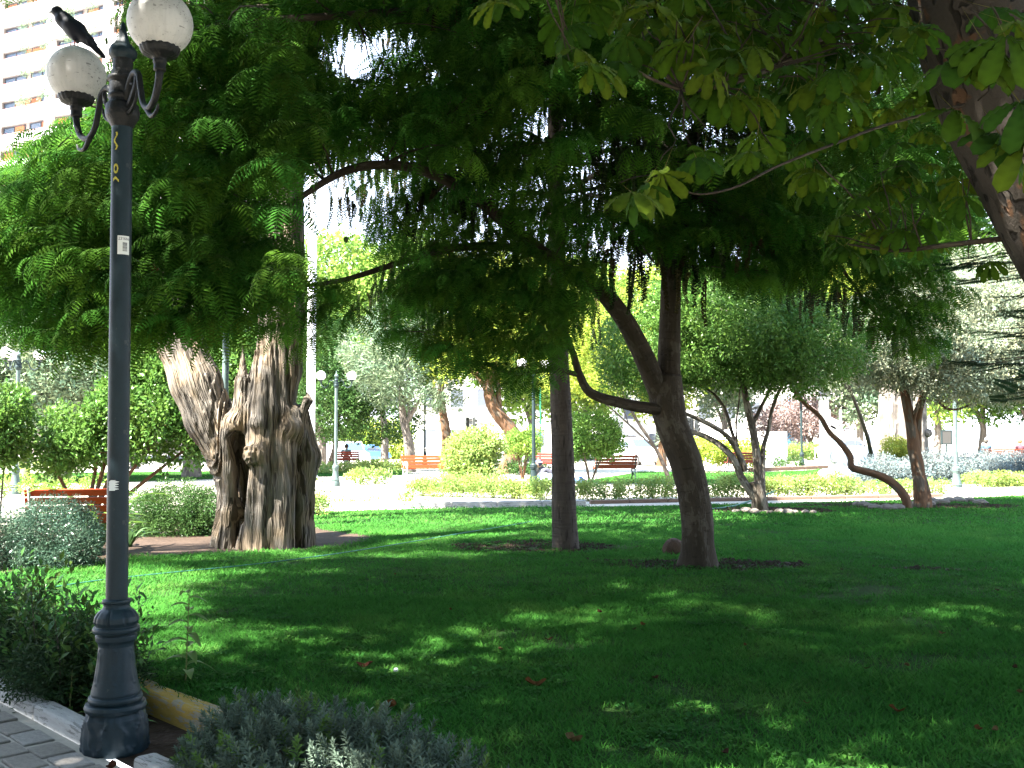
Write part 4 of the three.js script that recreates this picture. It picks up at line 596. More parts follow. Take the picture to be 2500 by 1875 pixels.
// ---------------------------------------------------------------- broad-leaved trees
const fineLeaf = [31, 32, 33, 34].map((s) => cluster(s, 30, 0.17, 0.085, 0.03)), midLeaf = [41, 42, 43].map((s) => cluster(s, 26, 0.26, 0.13, 0.06)), bigLeaf = [51, 52, 53].map((s) => cluster(s, 24, 0.45, 0.24, 0.12, { flat: true })), weepLeaf = [61, 62, 63].map((s) => cluster(s, 26, 0.3, 0.24, 0.045, { lift: -1.3 })), yewLeaf = [71, 72, 73].map((s) => cluster(s, 44, 0.1, 0.032, 0.009, { flat: true })), hedgeLeaf = [81, 82, 83].map((s) => cluster(s, 26, 0.1, 0.05, 0.026, { lift: 0.5 }));
M.midGreen = leafy(0.075, 0.155, 0.026, 0.4, 0.3); M.olive = leafy(0.20, 0.23, 0.15, 0.3, 0.5); M.limeGreen = leafy(0.27, 0.34, 0.05, 0.45, 0.15); M.deepGreen = leafy(0.040, 0.088, 0.022, 0.28, 0.2); M.silver = leafy(0.13, 0.16, 0.16, 0.15, 0.0); M.greyGreen = leafy(0.14, 0.195, 0.115, 0.3, 0.25); M.plum = leafy(0.24, 0.18, 0.17, 0.3, 0.4); M.sunGreen = leafy(0.16, 0.26, 0.045, 0.42, 0.3); M.hedge = leafy(0.21, 0.29, 0.075, 0.4, 0.3); M.gold = leafy(0.33, 0.36, 0.06, 0.42, 0.1); M.blueGrey = leafy(0.045, 0.085, 0.055, 0.2, 0.3);
function wood(o, name, pts, r0, r1, mat, sides = 10, rough = 0.12) { const c = curve(pts, Math.max(8, pts.length * 4)), rad = (t) => lerp(r0, r1, t); part(o, name, limb(c, rad, sides, rough, r0 * 77 + pts[0].x), mat); return woodNodes(c, rad); }
function crown(o, seed, blobs, per, geos, mat, s0, s1, nodes, opt = {}) {
  const R = rng(seed), pts = fillBlobs(R, blobs, per, opt.shell ?? 0.6).filter((p) => fbm3(p.x * (opt.f ?? 0.8), p.y * (opt.f ?? 0.8), p.z * (opt.f ?? 0.8)) > (opt.cut ?? 0.36));
  const n = Math.min(opt.boughs ?? 40, pts.length), tg = pts.filter((_, i) => i % Math.ceil(pts.length / n) === 0);
  if (nodes && n) { const g = ramify(nodes, tg, R, { thick: opt.thick ?? 0.02, tip: opt.tip ?? 0.008, arch: 0.05, sides: 4 }); if (g) part(o, 'boughs', g, opt.bark ?? M.twig, 'stuff'); }
  scatter(o, 'foliage', geos, mat, pts.map((p) => ({ p, q: tumble(R), s: lerp(s0, s1, R()) })), mottled(R, opt.mottle ?? 0.3, 0.15));
}
// the many-stemmed tree and the twisted pair on the right, each with stones round its foot
{
  const d = 21.4, o = thing('multi_stem_tree', 'small tree with many slanting pale stems and glossy foliage, stones at its foot', 'tree', V(0, 0, 0));
  const b = G(1857, 1248); const S = (r0, r1, ...p) => wood(o, 'stem', p.map(([x, y, k = 0]) => P(x, y, d + k)), r0, r1, M.paleBark, 9); const N = [];
  wood(o, 'trunk', [b.clone().setY(-0.1), P(1853, 1215, d), P(1845, 1175, d)], 0.19, 0.13, M.paleBark, 12);
  N.push(...S(0.09, 0.05, [1850, 1225], [1810, 1165], [1790, 1120], [1755, 1085, 0.2], [1715, 1063, 0.4], [1672, 1050, 0.7]), ...S(0.07, 0.04, [1820, 1150], [1800, 1100], [1770, 1060, -0.2], [1720, 1030, -0.3], [1670, 1008, -0.4]), ...S(0.11, 0.05, [1855, 1220], [1850, 1150], [1846, 1100], [1838, 1050], [1822, 980], [1808, 900, 0.2], [1790, 820]), ...S(0.05, 0.025, [1836, 1040], [1855, 1000, 0.2], [1880, 950, 0.4], [1900, 890]),
    ...S(0.06, 0.03, [1862, 1200], [1862, 1130], [1864, 1090], [1876, 1050], [1882, 1010], [1900, 960, -0.3], [1930, 900]), ...S(0.045, 0.02, [1800, 1090], [1785, 1050, 0.3], [1770, 1000, 0.4], [1740, 960, 0.5], [1690, 930, 0.6], [1650, 900]), ...S(0.025, 0.012, [1800, 1085], [1797, 1040], [1803, 990], [1808, 940], [1820, 900]));
  crown(o, 71, [[P(1620, 850, d + 0.3), 1.5, 1.05, 1.6], [P(1790, 800, d), 1.9, 1.25, 1.8], [P(1950, 840, d - 0.2), 1.5, 1.05, 1.6], [P(1700, 740, d + 0.5), 1.4, 0.7, 1.5], [P(1870, 900, d), 1.0, 0.5, 1.2], [P(1560, 930, d), 0.8, 0.35, 0.8]], 62, fineLeaf, M.midGreen, 0.9, 1.35, N, { boughs: 70, thick: 0.014, cut: 0.30, f: 1.1, bark: M.paleBark });
}
{
  const d = 22.6, o = thing('twisted_tree', 'reddish twisted tree with one low crooked stem beside an upright one', 'tree', V(0, 0, 0)); const N = [], S = (r0, r1, ...p) => wood(o, 'stem', p.map(([x, y, k = 0]) => P(x, y, d + k)), r0, r1, M.redBark, 12, 0.2);
  N.push(...S(0.10, 0.045, [2219, 1248, -0.2], [2210, 1215, -0.2], [2180, 1180, -0.1], [2140, 1158], [2100, 1148], [2079, 1140], [2076, 1115, 0.1], [2055, 1085, 0.2], [2025, 1055, 0.3], [2000, 1015, 0.3], [1965, 985, 0.3], [1935, 950, 0.3]), ...S(0.16, 0.09, [2250, 1246], [2247, 1200], [2240, 1140], [2230, 1090], [2228, 1070], [2222, 1030], [2212, 980], [2200, 900, 0.2], [2190, 800]), ...S(0.12, 0.06, [2236, 1110, 0.1], [2238, 1060, 0.15], [2242, 1010, 0.2], [2260, 950, 0.3], [2300, 880]), ...S(0.06, 0.03, [2226, 1060], [2232, 1015, -0.1], [2245, 980, -0.2], [2260, 930, -0.3]), ...S(0.04, 0.02, [2262, 940], [2300, 990, 0.2], [2330, 1000, 0.3], [2380, 985, 0.3]));
  wood(o, 'root', [P(2262, 1246, d - 0.05), P(2262, 1205, d), P(2254, 1160, d)], 0.13, 0.06, M.redBark, 9);
  crown(o, 72, [[P(2200, 830, d), 1.7, 1.1, 1.7], [P(2060, 870, d + 0.2), 1.3, 0.8, 1.4], [P(2330, 880, d - 0.2), 1.7, 0.95, 1.7], [P(2450, 840, d), 1.6, 1.3, 1.8], [P(2310, 760, d + 0.4), 1.6, 0.9, 1.6], [P(2560, 820, d), 1.5, 1.2, 1.6]], 60, fineLeaf, M.olive, 0.9, 1.3, N, { boughs: 80, thick: 0.014, cut: 0.30, f: 1.1, bark: M.paleBark });
}
// stones round their feet
{
  const R = rng(90), rock = [0, 1, 2, 3].map((k) => { const g = new THREE.IcosahedronGeometry(1, 3), p = g.attributes.position; for (let i = 0; i < p.count; i++) { const v = V().fromBufferAttribute(p, i), q = 0.7 + 0.6 * fbm3(v.x * 1.2 + k * 9, v.y * 1.2, v.z * 1.2); p.setXYZ(i, v.x * q, v.y * q * 0.62, v.z * q); } const uv = g.attributes.uv; for (let i = 0; i < uv.count; i++) uv.setXY(i, p.getX(i) * 0.3, p.getZ(i) * 0.3 + p.getY(i) * 0.2); g.computeVertexNormals(); return g; });
  const put = (px, row, s, label, group) => { const p = G(px, row), m = solo('rock', label, 'rock', rock[Math.floor(R() * 4)], M.stone, p.setY(s * 0.28), group); m.scale.set(s * (0.9 + 0.7 * R()), s, s); m.rotation.y = R() * 6; return m; };
  for (let i = 0; i < 10; i++) put(1802 + i * 20 + (R() - 0.5) * 10, 1252 + (R() - 0.5) * 4, 0.06 + 0.06 * R(), 'grey stone edging the bed of the many-stemmed tree', 'stones round the many-stemmed tree');
  for (let i = 0; i < 22; i++) put(2090 + i * 14.5 + (R() - 0.5) * 12, 1234 + 9 * Math.sin(i * 0.28) + (R() - 0.5) * 5, 0.075 + 0.075 * R(), 'grey stone edging the bed of the twisted tree', 'stones round the twisted tree');
  put(1646, 1352, 0.23, 'rounded brown rock leaning at the foot of the forked tree').scale.set(0.17, 0.27, 0.15); { const m = scene.children[scene.children.length - 1]; m.material = M.stone.clone(); m.material.color = C(0.5, 0.38, 0.3); m.position.y = 0.05; m.rotation.set(0.3, 1.2, 0.35); }
  for (const [x, y] of [[596, 1338], [612, 1335]]) put(x, y, 0.035, 'small white pebble at the foot of the hollow trunk', 'pebbles by the hollow trunk').material = paint(0.6, 0.57, 0.52, 0.8);
}
// trees further back. foot: frame column and distance; blobs: [column, row, distance, rx, ry, rz]
function tree(name, label, px, d, foot, mat, r0, blobs, per, geos, leafMat, s0, s1, opt = {}) {
  const o = thing(name, label, 'tree', V(0, 0, 0)), B = blobs.map(([x, y, k, rx, ry, rz]) => [P(x, y, k), rx, ry, rz]), top = B[0][0], f = V((px - 1250) / FOCAL * d, H((px - 1250) / FOCAL * d, -d) - 0.1, -d);
  const N = wood(o, 'trunk', [f, f.clone().lerp(top, 0.25).add(V(opt.bend ?? 0.1, 0, 0)), f.clone().lerp(top, 0.55).add(V(-(opt.bend ?? 0.1), 0, 0)), top], r0, r0 * 0.35, mat, 12, 0.15);
  for (const [c] of B.slice(1)) { const from = N[Math.floor(N.length * (0.35 + 0.3 * noise3(c.x, c.y, c.z)))]; N.push(...wood(o, 'limb', [from.p, from.p.clone().lerp(c, 0.5).add(V(0, 0.12 * r0 * 5, 0)), c], from.r * 0.65, from.r * 0.2, mat, 7)); }
  crown(o, Math.round(px * 7 + d), B, per, geos, leafMat, s0, s1, N, opt); return o;
}
tree('plane_tree', 'tree with a bare orange-brown trunk behind the clipped bushes', 1235, 44, 0, M.redBark, 0.46, [[1215, 820, 44, 2.6, 1.6, 2.4], [1130, 880, 44.5, 1.8, 1.0, 1.8], [1310, 860, 43.5, 2.2, 1.3, 2], [1200, 700, 45, 2.8, 1.8, 2.6], [1330, 740, 44, 2.4, 1.8, 2.4]], 5.5, bigLeaf, M.limeGreen, 0.7, 1.2, { boughs: 26, cut: 0.42, bend: 0.5, bark: M.redBark });
tree('acacia_tree', 'slim brown trunk with feathery yellow-green leaves left of the traffic lights', 1088, 50, 0, M.redBark, 0.33, [[1080, 850, 50, 2.2, 1.6, 2.2], [1010, 820, 51, 1.8, 1.6, 2], [1120, 800, 50, 1.6, 1.8, 2]], 5, weepLeaf, M.sunGreen, 0.9, 1.4, { cut: 0.4 });
tree('pepper_tree', 'grey-green weeping tree behind the orange bench', 1000, 46, 0, M.oldBark, 0.3, [[980, 900, 46, 2.4, 1.7, 2.2], [1050, 950, 45.5, 1.6, 1.1, 1.8], [920, 860, 46.5, 1.8, 1.6, 1.8], [1000, 800, 46, 2, 1.6, 2]], 8, weepLeaf, M.greyGreen, 0.8, 1.3, { cut: 0.34 });
tree('dense_tree', 'dense dark green tree above the white van', 803, 53, 0, M.twig, 0.2, [[850, 930, 53, 3, 2, 2.6], [800, 1000, 52, 2, 1.6, 2], [930, 1020, 53, 2.1, 1.3, 2], [780, 860, 54, 2.4, 2, 2.4]], 8, midLeaf, M.deepGreen, 1.1, 1.7, { cut: 0.3 });
tree('maple_tree', 'yellow-green broad tree rising behind the two-globe lamp', 940, 60, 0, M.oldBark, 0.26, [[920, 760, 60, 3.6, 3.2, 3], [820, 690, 61, 3, 3, 3], [1010, 690, 60, 3, 3, 3], [900, 850, 59, 3, 1.6, 2.6]], 5, bigLeaf, M.sunGreen, 0.9, 1.5, { cut: 0.4 });
tree('street_tree', 'rough grey trunk standing between the white van and the hollow tree', 782, 60, 0, M.oldBark, 0.36, [[780, 900, 60, 2.6, 3, 2.6], [700, 820, 61, 3, 3, 3]], 4, midLeaf, M.midGreen, 1.4, 2, { cut: 0.34 });
tree('olive_tree', 'grey-green olive tree filling the left edge behind the lamp cluster', 150, 36, 0, M.oldBark, 0.4, [[120, 900, 36, 2.6, 2, 2.6], [250, 860, 36, 2.2, 1.8, 2.2], [30, 820, 37, 2.4, 2.4, 2.4], [180, 1000, 36, 1.8, 0.9, 1.8], [330, 960, 37, 1.8, 1.6, 2], [100, 760, 37, 2.6, 1.6, 2.4]], 16, fineLeaf, M.greyGreen, 1.6, 2.4, { cut: 0.34 });
tree('park_tree', 'mid green tree behind the hollow trunk and its lamp post', 470, 40, 0, M.oldBark, 0.4, [[450, 860, 40, 2.4, 2.6, 2.4], [560, 880, 40, 2.2, 2.6, 2.2], [640, 800, 41, 2.4, 3, 2.4], [520, 1000, 40, 1.8, 1.2, 1.8], [400, 750, 41, 2.6, 2, 2.4]], 12, midLeaf, M.midGreen, 1.0, 1.5, { cut: 0.34 });
tree('lime_tree', 'sunlit bright yellow-green tree behind the drooping twigs', 2135, 42, 0, M.twig, 0.1, [[2010, 690, 36, 2.2, 1.6, 2], [1930, 760, 36, 1.7, 1.3, 1.8], [2100, 760, 36, 1.9, 1.4, 1.8], [1980, 590, 37, 2, 1.4, 2]], 18, midLeaf, M.limeGreen, 0.8, 1.2, { cut: 0.36 });
tree('laurel_tree', 'light green leafy tree behind the fork of the leaning trunk', 1640, 33, 0, M.twig, 0.08, [[1480, 860, 33, 2.0, 1.5, 1.8], [1400, 920, 33, 1.2, 0.8, 1.2], [1560, 800, 33.5, 1.8, 1.5, 1.8], [1440, 770, 34, 1.7, 1.3, 1.7]], 22, fineLeaf, M.limeGreen, 1.1, 1.6, { cut: 0.36 });
tree('silver_tree', 'pale silvery tree shining in the sun at the right edge', 2640, 31, 0, M.paleBark, 0.25, [[2450, 760, 31, 2.2, 1.9, 2.2], [2360, 800, 32, 1.7, 1.3, 1.8], [2540, 700, 31, 2.2, 2, 2.2], [2400, 690, 32, 1.6, 1.2, 1.7]], 26, fineLeaf, M.olive, 1.2, 1.7, { cut: 0.33 });
tree('plum_tree', 'purple-leaved plum tree behind the blue pole', 1990, 78, 0, M.twig, 0.25, [[1960, 1020, 78, 3, 1.6, 2.6], [2010, 1000, 77, 2.4, 1.6, 2.2], [1890, 1030, 79, 2.2, 1.2, 2]], 6, midLeaf, M.plum, 1.4, 2, { cut: 0.36 });
{ // the giant ridged trunk
  const o = thing('giant_tree', 'massive ridged grey trunk standing behind the twisted tree', 'tree', V(0, 0, 0)), d = 44, x = (2202 - 1250) / FOCAL * d, R = rng(8);
  const g = solid((X, y, z) => { const a = Math.atan2(X, z); return Math.hypot(X, z) - (0.92 + 0.5 * Math.exp(-(y + 0.2) * 1.8)) * (1 - 0.02 * y) - 0.1 * Math.cos(a * 9 + noise3(y * 0.6, 2, 1) * 1.5) - 0.06 * noise3(a * 6, y * 0.7, 2); }, V(0, 2.4, 0), V(1.5, 3, 1.5), 64);
  part(o, 'trunk', wrapUV(g, 0, 0, 0.95).translate(x, 0, -d), M.oldBark); part(o, 'burl', new THREE.IcosahedronGeometry(0.2, 2).translate(x + 0.98, 1.75, -d + 0.3), M.oldBark); const N = wood(o, 'upper_trunk', [V(x, 4.6, -d), V(x, 8, -d), V(x, 13, -d)], 0.9, 0.3, M.oldBark, 14);
  crown(o, 81, [[P(2180, 600, d), 4, 2.6, 3.6], [P(2350, 560, d), 4, 2.8, 3.6], [P(2050, 480, d), 4, 3, 3.6], [P(2250, 380, d), 4.6, 3, 4]], 3.4, bigLeaf, M.deepGreen, 0.9, 1.4, N, { cut: 0.38 });
}
// row of street trees at the far side
[[1420, 72, 'lamp behind the mushroom-shaped bush', 'sunGreen'], [1600, 76, 'white car', 'limeGreen'], [1760, 80, 'round white canopy', 'greyGreen'], [2090, 74, 'white monument', 'greyGreen'], [2280, 70, 'dark notice board', 'sunGreen'], [2390, 72, 'people on the far bench', 'midGreen'], [2500, 70, 'bench at the right edge', 'deepGreen'], [1290, 66, 'green pole', 'sunGreen'], [60, 62, 'blue sign', 'blueGrey'], [330, 64, 'round clipped hedge', 'sunGreen'], [640, 68, 'hollow trunk', 'greyGreen'], [-120, 60, 'leftmost lamp cluster', 'midGreen'], [2620, 66, 'silver shrubs at the right edge', 'midGreen']].forEach(([x, d, by, m], i) => tree('street_tree', `tall street tree in the far row, behind the ${by}`, x, d, 0, M.oldBark, 0.32, [[x + 20, 900, d, 3.2, 2.4, 3], [x - 70, 850, d + 1, 3, 2.6, 3], [x + 90, 840, d, 3, 2.6, 3], [x, 740, d + 1, 3.6, 3, 3.4], [x + 10, 985, d, 2.4, 1.2, 2.4]], 2.6, bigLeaf, M[m], 1.1, 1.8, { cut: 0.36, boughs: 14 }).userData.group = 'street trees at the far side');
// dark conifer fans hanging in at the right edge
{
  const R = rng(33), o = thing('conifer_tree', 'dark conifer reaching in with flat fern-like branches at the right edge', 'tree', V(0, 0, 0)), f = V(6.6, -0.1, -10.4), spots = []; wood(o, 'trunk', [f, f.clone().add(V(0.1, 2, 0)), f.clone().add(V(0, 5, 0)), f.clone().add(V(0, 8, 0))], 0.16, 0.04, M.oldBark);
  const fan = (seed) => { const r = rng(seed), b = new Leaves(); b.stalk(V(0, 0, 0), V(0, -0.04, 0.5), 0.012); for (let i = 0; i < 30; i++) { const z = 0.5 * i / 30, s = i % 2 ? 1 : -1; b.blade(V(0, -0.04 * i / 30, z), V(s, -0.25, 0.75 + 0.3 * r()).normalize(), V(0, 1, 0.05).normalize(), 0.12 * (1.1 - 0.6 * i / 30), 0.038, 0.1); } return b.build(); };
  const woods = [];
  for (let k = 0; k < 62; k++) { const h = 1.9 + k * 0.095, a = -1.57 - 1.2 + (k * 2.4) % 2.6, len = (k < 30 ? 1.55 : 1.25) * (0.7 + 0.5 * R()), dir = V(Math.sin(a), 0.10 - 0.14 * R(), -Math.cos(a) * 0.6).normalize(), e = f.clone().setY(h).addScaledVector(dir, len); woods.push(limb(curve([f.clone().setY(h + 0.1), f.clone().setY(h + 0.1).lerp(e, 0.5).add(V(0, 0.06, 0)), e], 6), (t) => 0.012 - 0.008 * t, 4, 0, 0, false)); for (let j = 0; j < 9; j++) { const t = 0.3 + 0.7 * j / 8, p = f.clone().setY(h + 0.1 * (1 - t)).lerp(e, t); spots.push({ p, s: 0.55 + 0.3 * R(), q: new THREE.Quaternion().setFromUnitVectors(V(0, 0, 1), dir.clone().add(V((R() - 0.5) * 1.3, (R() - 0.5) * 0.3, (R() - 0.5) * 1.3)).normalize()) }); } }
  part(o, 'boughs', joined(woods), M.twig, 'stuff'); scatter(o, 'foliage', [1, 2, 3].map(fan), leafy(0.030, 0.062, 0.026, 0.12), spots, mottled(R, 0.25));
}
// ---------------------------------------------------------------- shrubs and hedges
function shrub(name, label, cat, blobs, per, geos, mat, s0, s1, opt = {}) {
  const c0 = blobs[0][0], foot = V(c0.x, (opt.y ?? 0) - 0.05, c0.z), o = thing(name, label, cat, V(0, 0, 0), 0, opt.group), N = [];
  for (let k = 0; k < (opt.stems ?? 4); k++) { const t = blobs[k % blobs.length], e = V(t[0].x + Math.cos(k * 2.4) * t[1] * 0.4, t[0].y, t[0].z + Math.sin(k * 2.4) * t[3] * 0.4), f = foot.clone().add(V((e.x - foot.x) * (opt.spread ?? 0.5), 0, (e.z - foot.z) * (opt.spread ?? 0.5))); N.push(...wood(o, 'stem', [f, f.clone().lerp(e, 0.5).add(V(0.03 * Math.sin(k), 0, 0)), e], opt.r ?? 0.02, (opt.r ?? 0.02) * 0.5, opt.bark ?? M.twig, 6)); }
  crown(o, Math.round(c0.x * 31 + c0.z * 17 + 999), blobs, per, geos, mat, s0, s1, opt.boughs ? N : null, { cut: 0.2, shell: 0.4, ...opt }); return o;
}
const blob = (px, row, d, rx, ry, rz) => [P(px, row, d), rx, ry, rz];
shrub('grey_shrub', 'rounded grey-green shrub on the soil left of the navy lamp post', 'shrub', [blob(135, 1300, 12.6, 0.52, 0.42, 0.5), blob(90, 1320, 12.5, 0.38, 0.34, 0.4), blob(190, 1325, 12.5, 0.36, 0.34, 0.4), blob(130, 1360, 12.4, 0.5, 0.2, 0.45)], 900, yewLeaf, M.blueGrey, 0.8, 1.3, { boughs: 30, thick: 0.008 });
shrub('grey_shrub', 'grey-green shrub cut off by the left edge of the view', 'shrub', [blob(-25, 1320, 12.4, 0.36, 0.42, 0.4), blob(-60, 1350, 12.3, 0.4, 0.34, 0.4)], 900, yewLeaf, M.blueGrey, 0.8, 1.3);
shrub('clipped_hedge', 'round clipped dark hedge between the navy lamp post and the hollow trunk', 'hedge', [blob(440, 1240, 16.6, 0.62, 0.42, 0.5), blob(365, 1255, 16.6, 0.4, 0.36, 0.45), blob(500, 1250, 16.6, 0.36, 0.38, 0.45), blob(430, 1285, 16.5, 0.62, 0.24, 0.5)], 800, yewLeaf, M.deepGreen, 0.9, 1.5, { boughs: 30, thick: 0.008 });
shrub('leafy_tree', 'small bushy tree with forked stems behind the navy lamp post', 'tree', [blob(210, 1060, 20, 0.8, 0.7, 0.8), blob(140, 1100, 20, 0.55, 0.45, 0.6), blob(270, 1020, 20.2, 0.6, 0.6, 0.6), blob(400, 1030, 20, 0.75, 0.7, 0.8), blob(340, 960, 20, 0.7, 0.6, 0.7), blob(450, 1080, 20, 0.5, 0.5, 0.6), blob(330, 1080, 20, 0.6, 0.35, 0.6), blob(380, 900, 20.5, 0.7, 0.6, 0.7)], 150, hedgeLeaf.map((g) => g.clone().scale(2, 2, 2)), M.midGreen, 0.8, 1.2, { stems: 8, spread: 0.12, r: 0.05, bark: M.redBark, boughs: 50, thick: 0.015, shell: 0.75, cut: 0.41, f: 1.5 });
shrub('leafy_bush', 'broad green bush cut off by the left edge above the soil', 'shrub', [blob(-10, 1040, 19, 0.55, 0.75, 0.7), blob(10, 1000, 19, 0.4, 0.5, 0.5), blob(-40, 1090, 19, 0.6, 0.6, 0.6)], 170, hedgeLeaf.map((g) => g.clone().scale(1.7, 1.7, 1.7)), M.midGreen, 0.8, 1.2, { cut: 0.38, f: 1.6, boughs: 20 });
shrub('leafy_bush', 'small sunlit bush at the right foot of the hollow trunk', 'shrub', [blob(770, 1215, 20.6, 0.22, 0.28, 0.3), blob(775, 1240, 20.5, 0.26, 0.16, 0.3)], 400, hedgeLeaf, M.hedge, 0.9, 1.3);
{ const o = thing('mushroom_bush', 'clipped mushroom-shaped bush on bare stems behind the straight trunk', 'shrub', V(0, 0, 0)), f = G(1441, 1182), N = [], d = -f.z; for (let k = 0; k < 7; k++) N.push(...wood(o, 'stem', [f.clone().add(V(0, -0.05, 0)), f.clone().add(V(Math.cos(k * 2.1) * 0.2, 0.5, Math.sin(k * 2.1) * 0.2)), f.clone().add(V(Math.cos(k * 2.1) * 0.5, 1.1, Math.sin(k * 2.1) * 0.5)), f.clone().add(V(Math.cos(k * 2.1) * 0.6, 1.5, Math.sin(k * 2.1) * 0.6))], 0.045, 0.015, M.twig, 6)); crown(o, 5, [blob(1442, 1062, d, 1.0, 0.72, 0.9), blob(1400, 1085, d, 0.5, 0.5, 0.7), blob(1492, 1085, d, 0.42, 0.42, 0.7)], 190, hedgeLeaf.map((g) => g.clone().scale(1.6, 1.6, 1.6)), M.midGreen, 0.8, 1.3, N, { cut: 0.18, shell: 0.4, thick: 0.012, boughs: 40 }); }
shrub('leafy_bush', 'tall rounded bush right of the orange bench', 'shrub', [blob(1148, 1110, 30, 0.75, 0.72, 0.8), blob(1180, 1085, 30, 0.55, 0.5, 0.7), blob(1122, 1150, 30, 0.45, 0.5, 0.6), blob(1165, 1170, 29.5, 0.75, 0.36, 0.6), blob(1210, 1180, 29.5, 0.4, 0.34, 0.5)], 150, hedgeLeaf.map((g) => g.clone().scale(1.7, 1.7, 1.7)), M.hedge, 0.8, 1.3, { boughs: 20 });
shrub('leafy_bush', 'small open bush with reddish stems left of the couple', 'shrub', [blob(1275, 1085, 38, 0.6, 0.5, 0.6), blob(1300, 1070, 38, 0.45, 0.4, 0.5), blob(1255, 1080, 38, 0.4, 0.4, 0.5)], 110, hedgeLeaf.map((g) => g.clone().scale(1.8, 1.8, 1.8)), M.sunGreen, 0.8, 1.2, { stems: 8, spread: 0.1, r: 0.03, bark: M.redBark, boughs: 16 });
shrub('leafy_bush', 'light green bush in front of the round white canopy', 'shrub', [blob(1745, 1100, 46, 1.1, 0.55, 0.9), blob(1810, 1105, 46, 1, 0.5, 0.9), blob(1700, 1095, 47, 0.8, 0.5, 0.8)], 60, hedgeLeaf.map((g) => g.clone().scale(2.4, 2.4, 2.4)), M.limeGreen, 0.8, 1.2);
shrub('round_bush', 'round yellow-green bush in front of the massive trunk', 'shrub', [blob(2185, 1095, 40, 0.55, 0.42, 0.5), blob(2205, 1102, 40, 0.4, 0.36, 0.5)], 260, hedgeLeaf.map((g) => g.clone().scale(1.5, 1.5, 1.5)), M.gold, 0.8, 1.2, { stems: 3, spread: 0.1 });
[['silver shrub behind the twisted tree', 2150, 1150, 36, 0.75, 0.42], ['silver shrub just left of the pale grey lamp post', 2275, 1145, 36, 0.95, 0.5], ['silver shrub just right of the pale grey lamp post', 2385, 1142, 36.5, 0.8, 0.5], ['round dark-sided silver shrub between its paler neighbours', 2420, 1152, 35.5, 0.5, 0.42], ['brightest silver shrub at the right edge', 2480, 1148, 36, 0.75, 0.48]].forEach(([l, x, y, d, rx, ry]) => shrub('silver_shrub', l, 'shrub', [blob(x, y, d, rx, ry, 0.8), blob(x - 20, y + 14, d - 0.3, rx * 0.8, ry * 0.6, 0.6), blob(x + 22, y + 10, d - 0.3, rx * 0.6, ry * 0.7, 0.6)], 190, yewLeaf.map((g) => g.clone().scale(2.2, 2.2, 2.2)), M.silver, 0.9, 1.4, { group: 'silver shrubs by the monument' }));
function hedgeRow(label, x0, r0, x1, r1, h, w, mat = M.hedge, k = 1, per = 1) {
  const a = G(x0, r0), b = G(x1, r1), L = a.distanceTo(b), R = rng(Math.round(x0 + r0)), o = thing('low_hedge', label, 'hedge', V(0, 0, 0)), dir = b.clone().sub(a).normalize(), n = V(-dir.z, 0, dir.x), spots = [], N = Math.ceil(L * w * h * 420 / (k * k * k) * per);
  for (let i = 0; i < N; i++) { const t = R() * L, u = (R() - 0.5) * w, y = Math.pow(R(), 0.7) * h * (0.72 + 0.5 * fbm3(t * 1.3, x0, u * 2)); if (fbm3(t * 2.2, y * 3, x0) < 0.3) continue; spots.push({ p: a.clone().addScaledVector(dir, t).addScaledVector(n, u * (1.05 - 0.25 * y / h)).setY(y + 0.02), q: tumble(R), s: k * (0.8 + 0.6 * R()) }); }
  const stems = []; for (let t = 0.1; t < L; t += 0.3 * k) { const p = a.clone().addScaledVector(dir, t); stems.push(limb([p.clone().setY(-0.05), p.clone().add(V(0.05, h * 0.7, 0.03))], () => 0.012, 4, 0, 0, false)); } part(o, 'stems', joined(stems), M.twig, 'stuff');
  scatter(o, 'foliage', hedgeLeaf, mat, spots, mottled(R, 0.3, 0.2)); return o;
}
hedgeRow('low leafy hedge from the bright path to the straight trunk', 1000, 1210, 1400, 1221, 0.46, 0.7); hedgeRow('low leafy hedge between the straight trunk and the leaning trunk', 1405, 1222, 1650, 1222, 0.46, 0.7); hedgeRow('low leafy hedge behind the many-stemmed tree', 1740, 1220, 2085, 1212, 0.5, 0.7); hedgeRow('low leafy hedge behind the twisted tree', 2100, 1212, 2310, 1206, 0.34, 0.5); hedgeRow('sunlit low hedge right of the pale grey lamp post', 2375, 1200, 2640, 1194, 0.46, 1.1);
hedgeRow('low hedge beyond the bright path, left of the orange bench', 850, 1184, 955, 1181, 0.42, 0.7, M.hedge, 1.4); hedgeRow('ground-hugging hedge below the white van', 770, 1156, 985, 1150, 0.35, 1.2, M.hedge, 1.9, 1.5); hedgeRow('low hedge on the left behind the red bench', 50, 1212, 265, 1204, 0.4, 0.7, M.sunGreen, 1.3); hedgeRow('low hedge at the foot of the leftmost lamp cluster', -60, 1216, 15, 1214, 0.42, 0.7, M.hedge, 1.3); hedgeRow('clipped hedge behind the grey stone pillar', 1900, 1126, 2012, 1122, 1.0, 0.9, M.hedge, 2.1, 1.6); hedgeRow('dark low hedge in front of the dark lamp post', 1890, 1144, 1945, 1143, 0.4, 0.8, M.deepGreen, 2); hedgeRow('scrubby edging plants along the near side of the bright path', 760, 1232, 930, 1233, 0.14, 0.3, M.hedge, 1, 1.2); hedgeRow('scrubby edging plants where the hedge meets the path', 970, 1233, 1060, 1234, 0.2, 0.4, M.hedge); hedgeRow('low hedge behind the brown bench', 1240, 1160, 1330, 1157, 0.5, 1, M.deepGreen, 1.8);
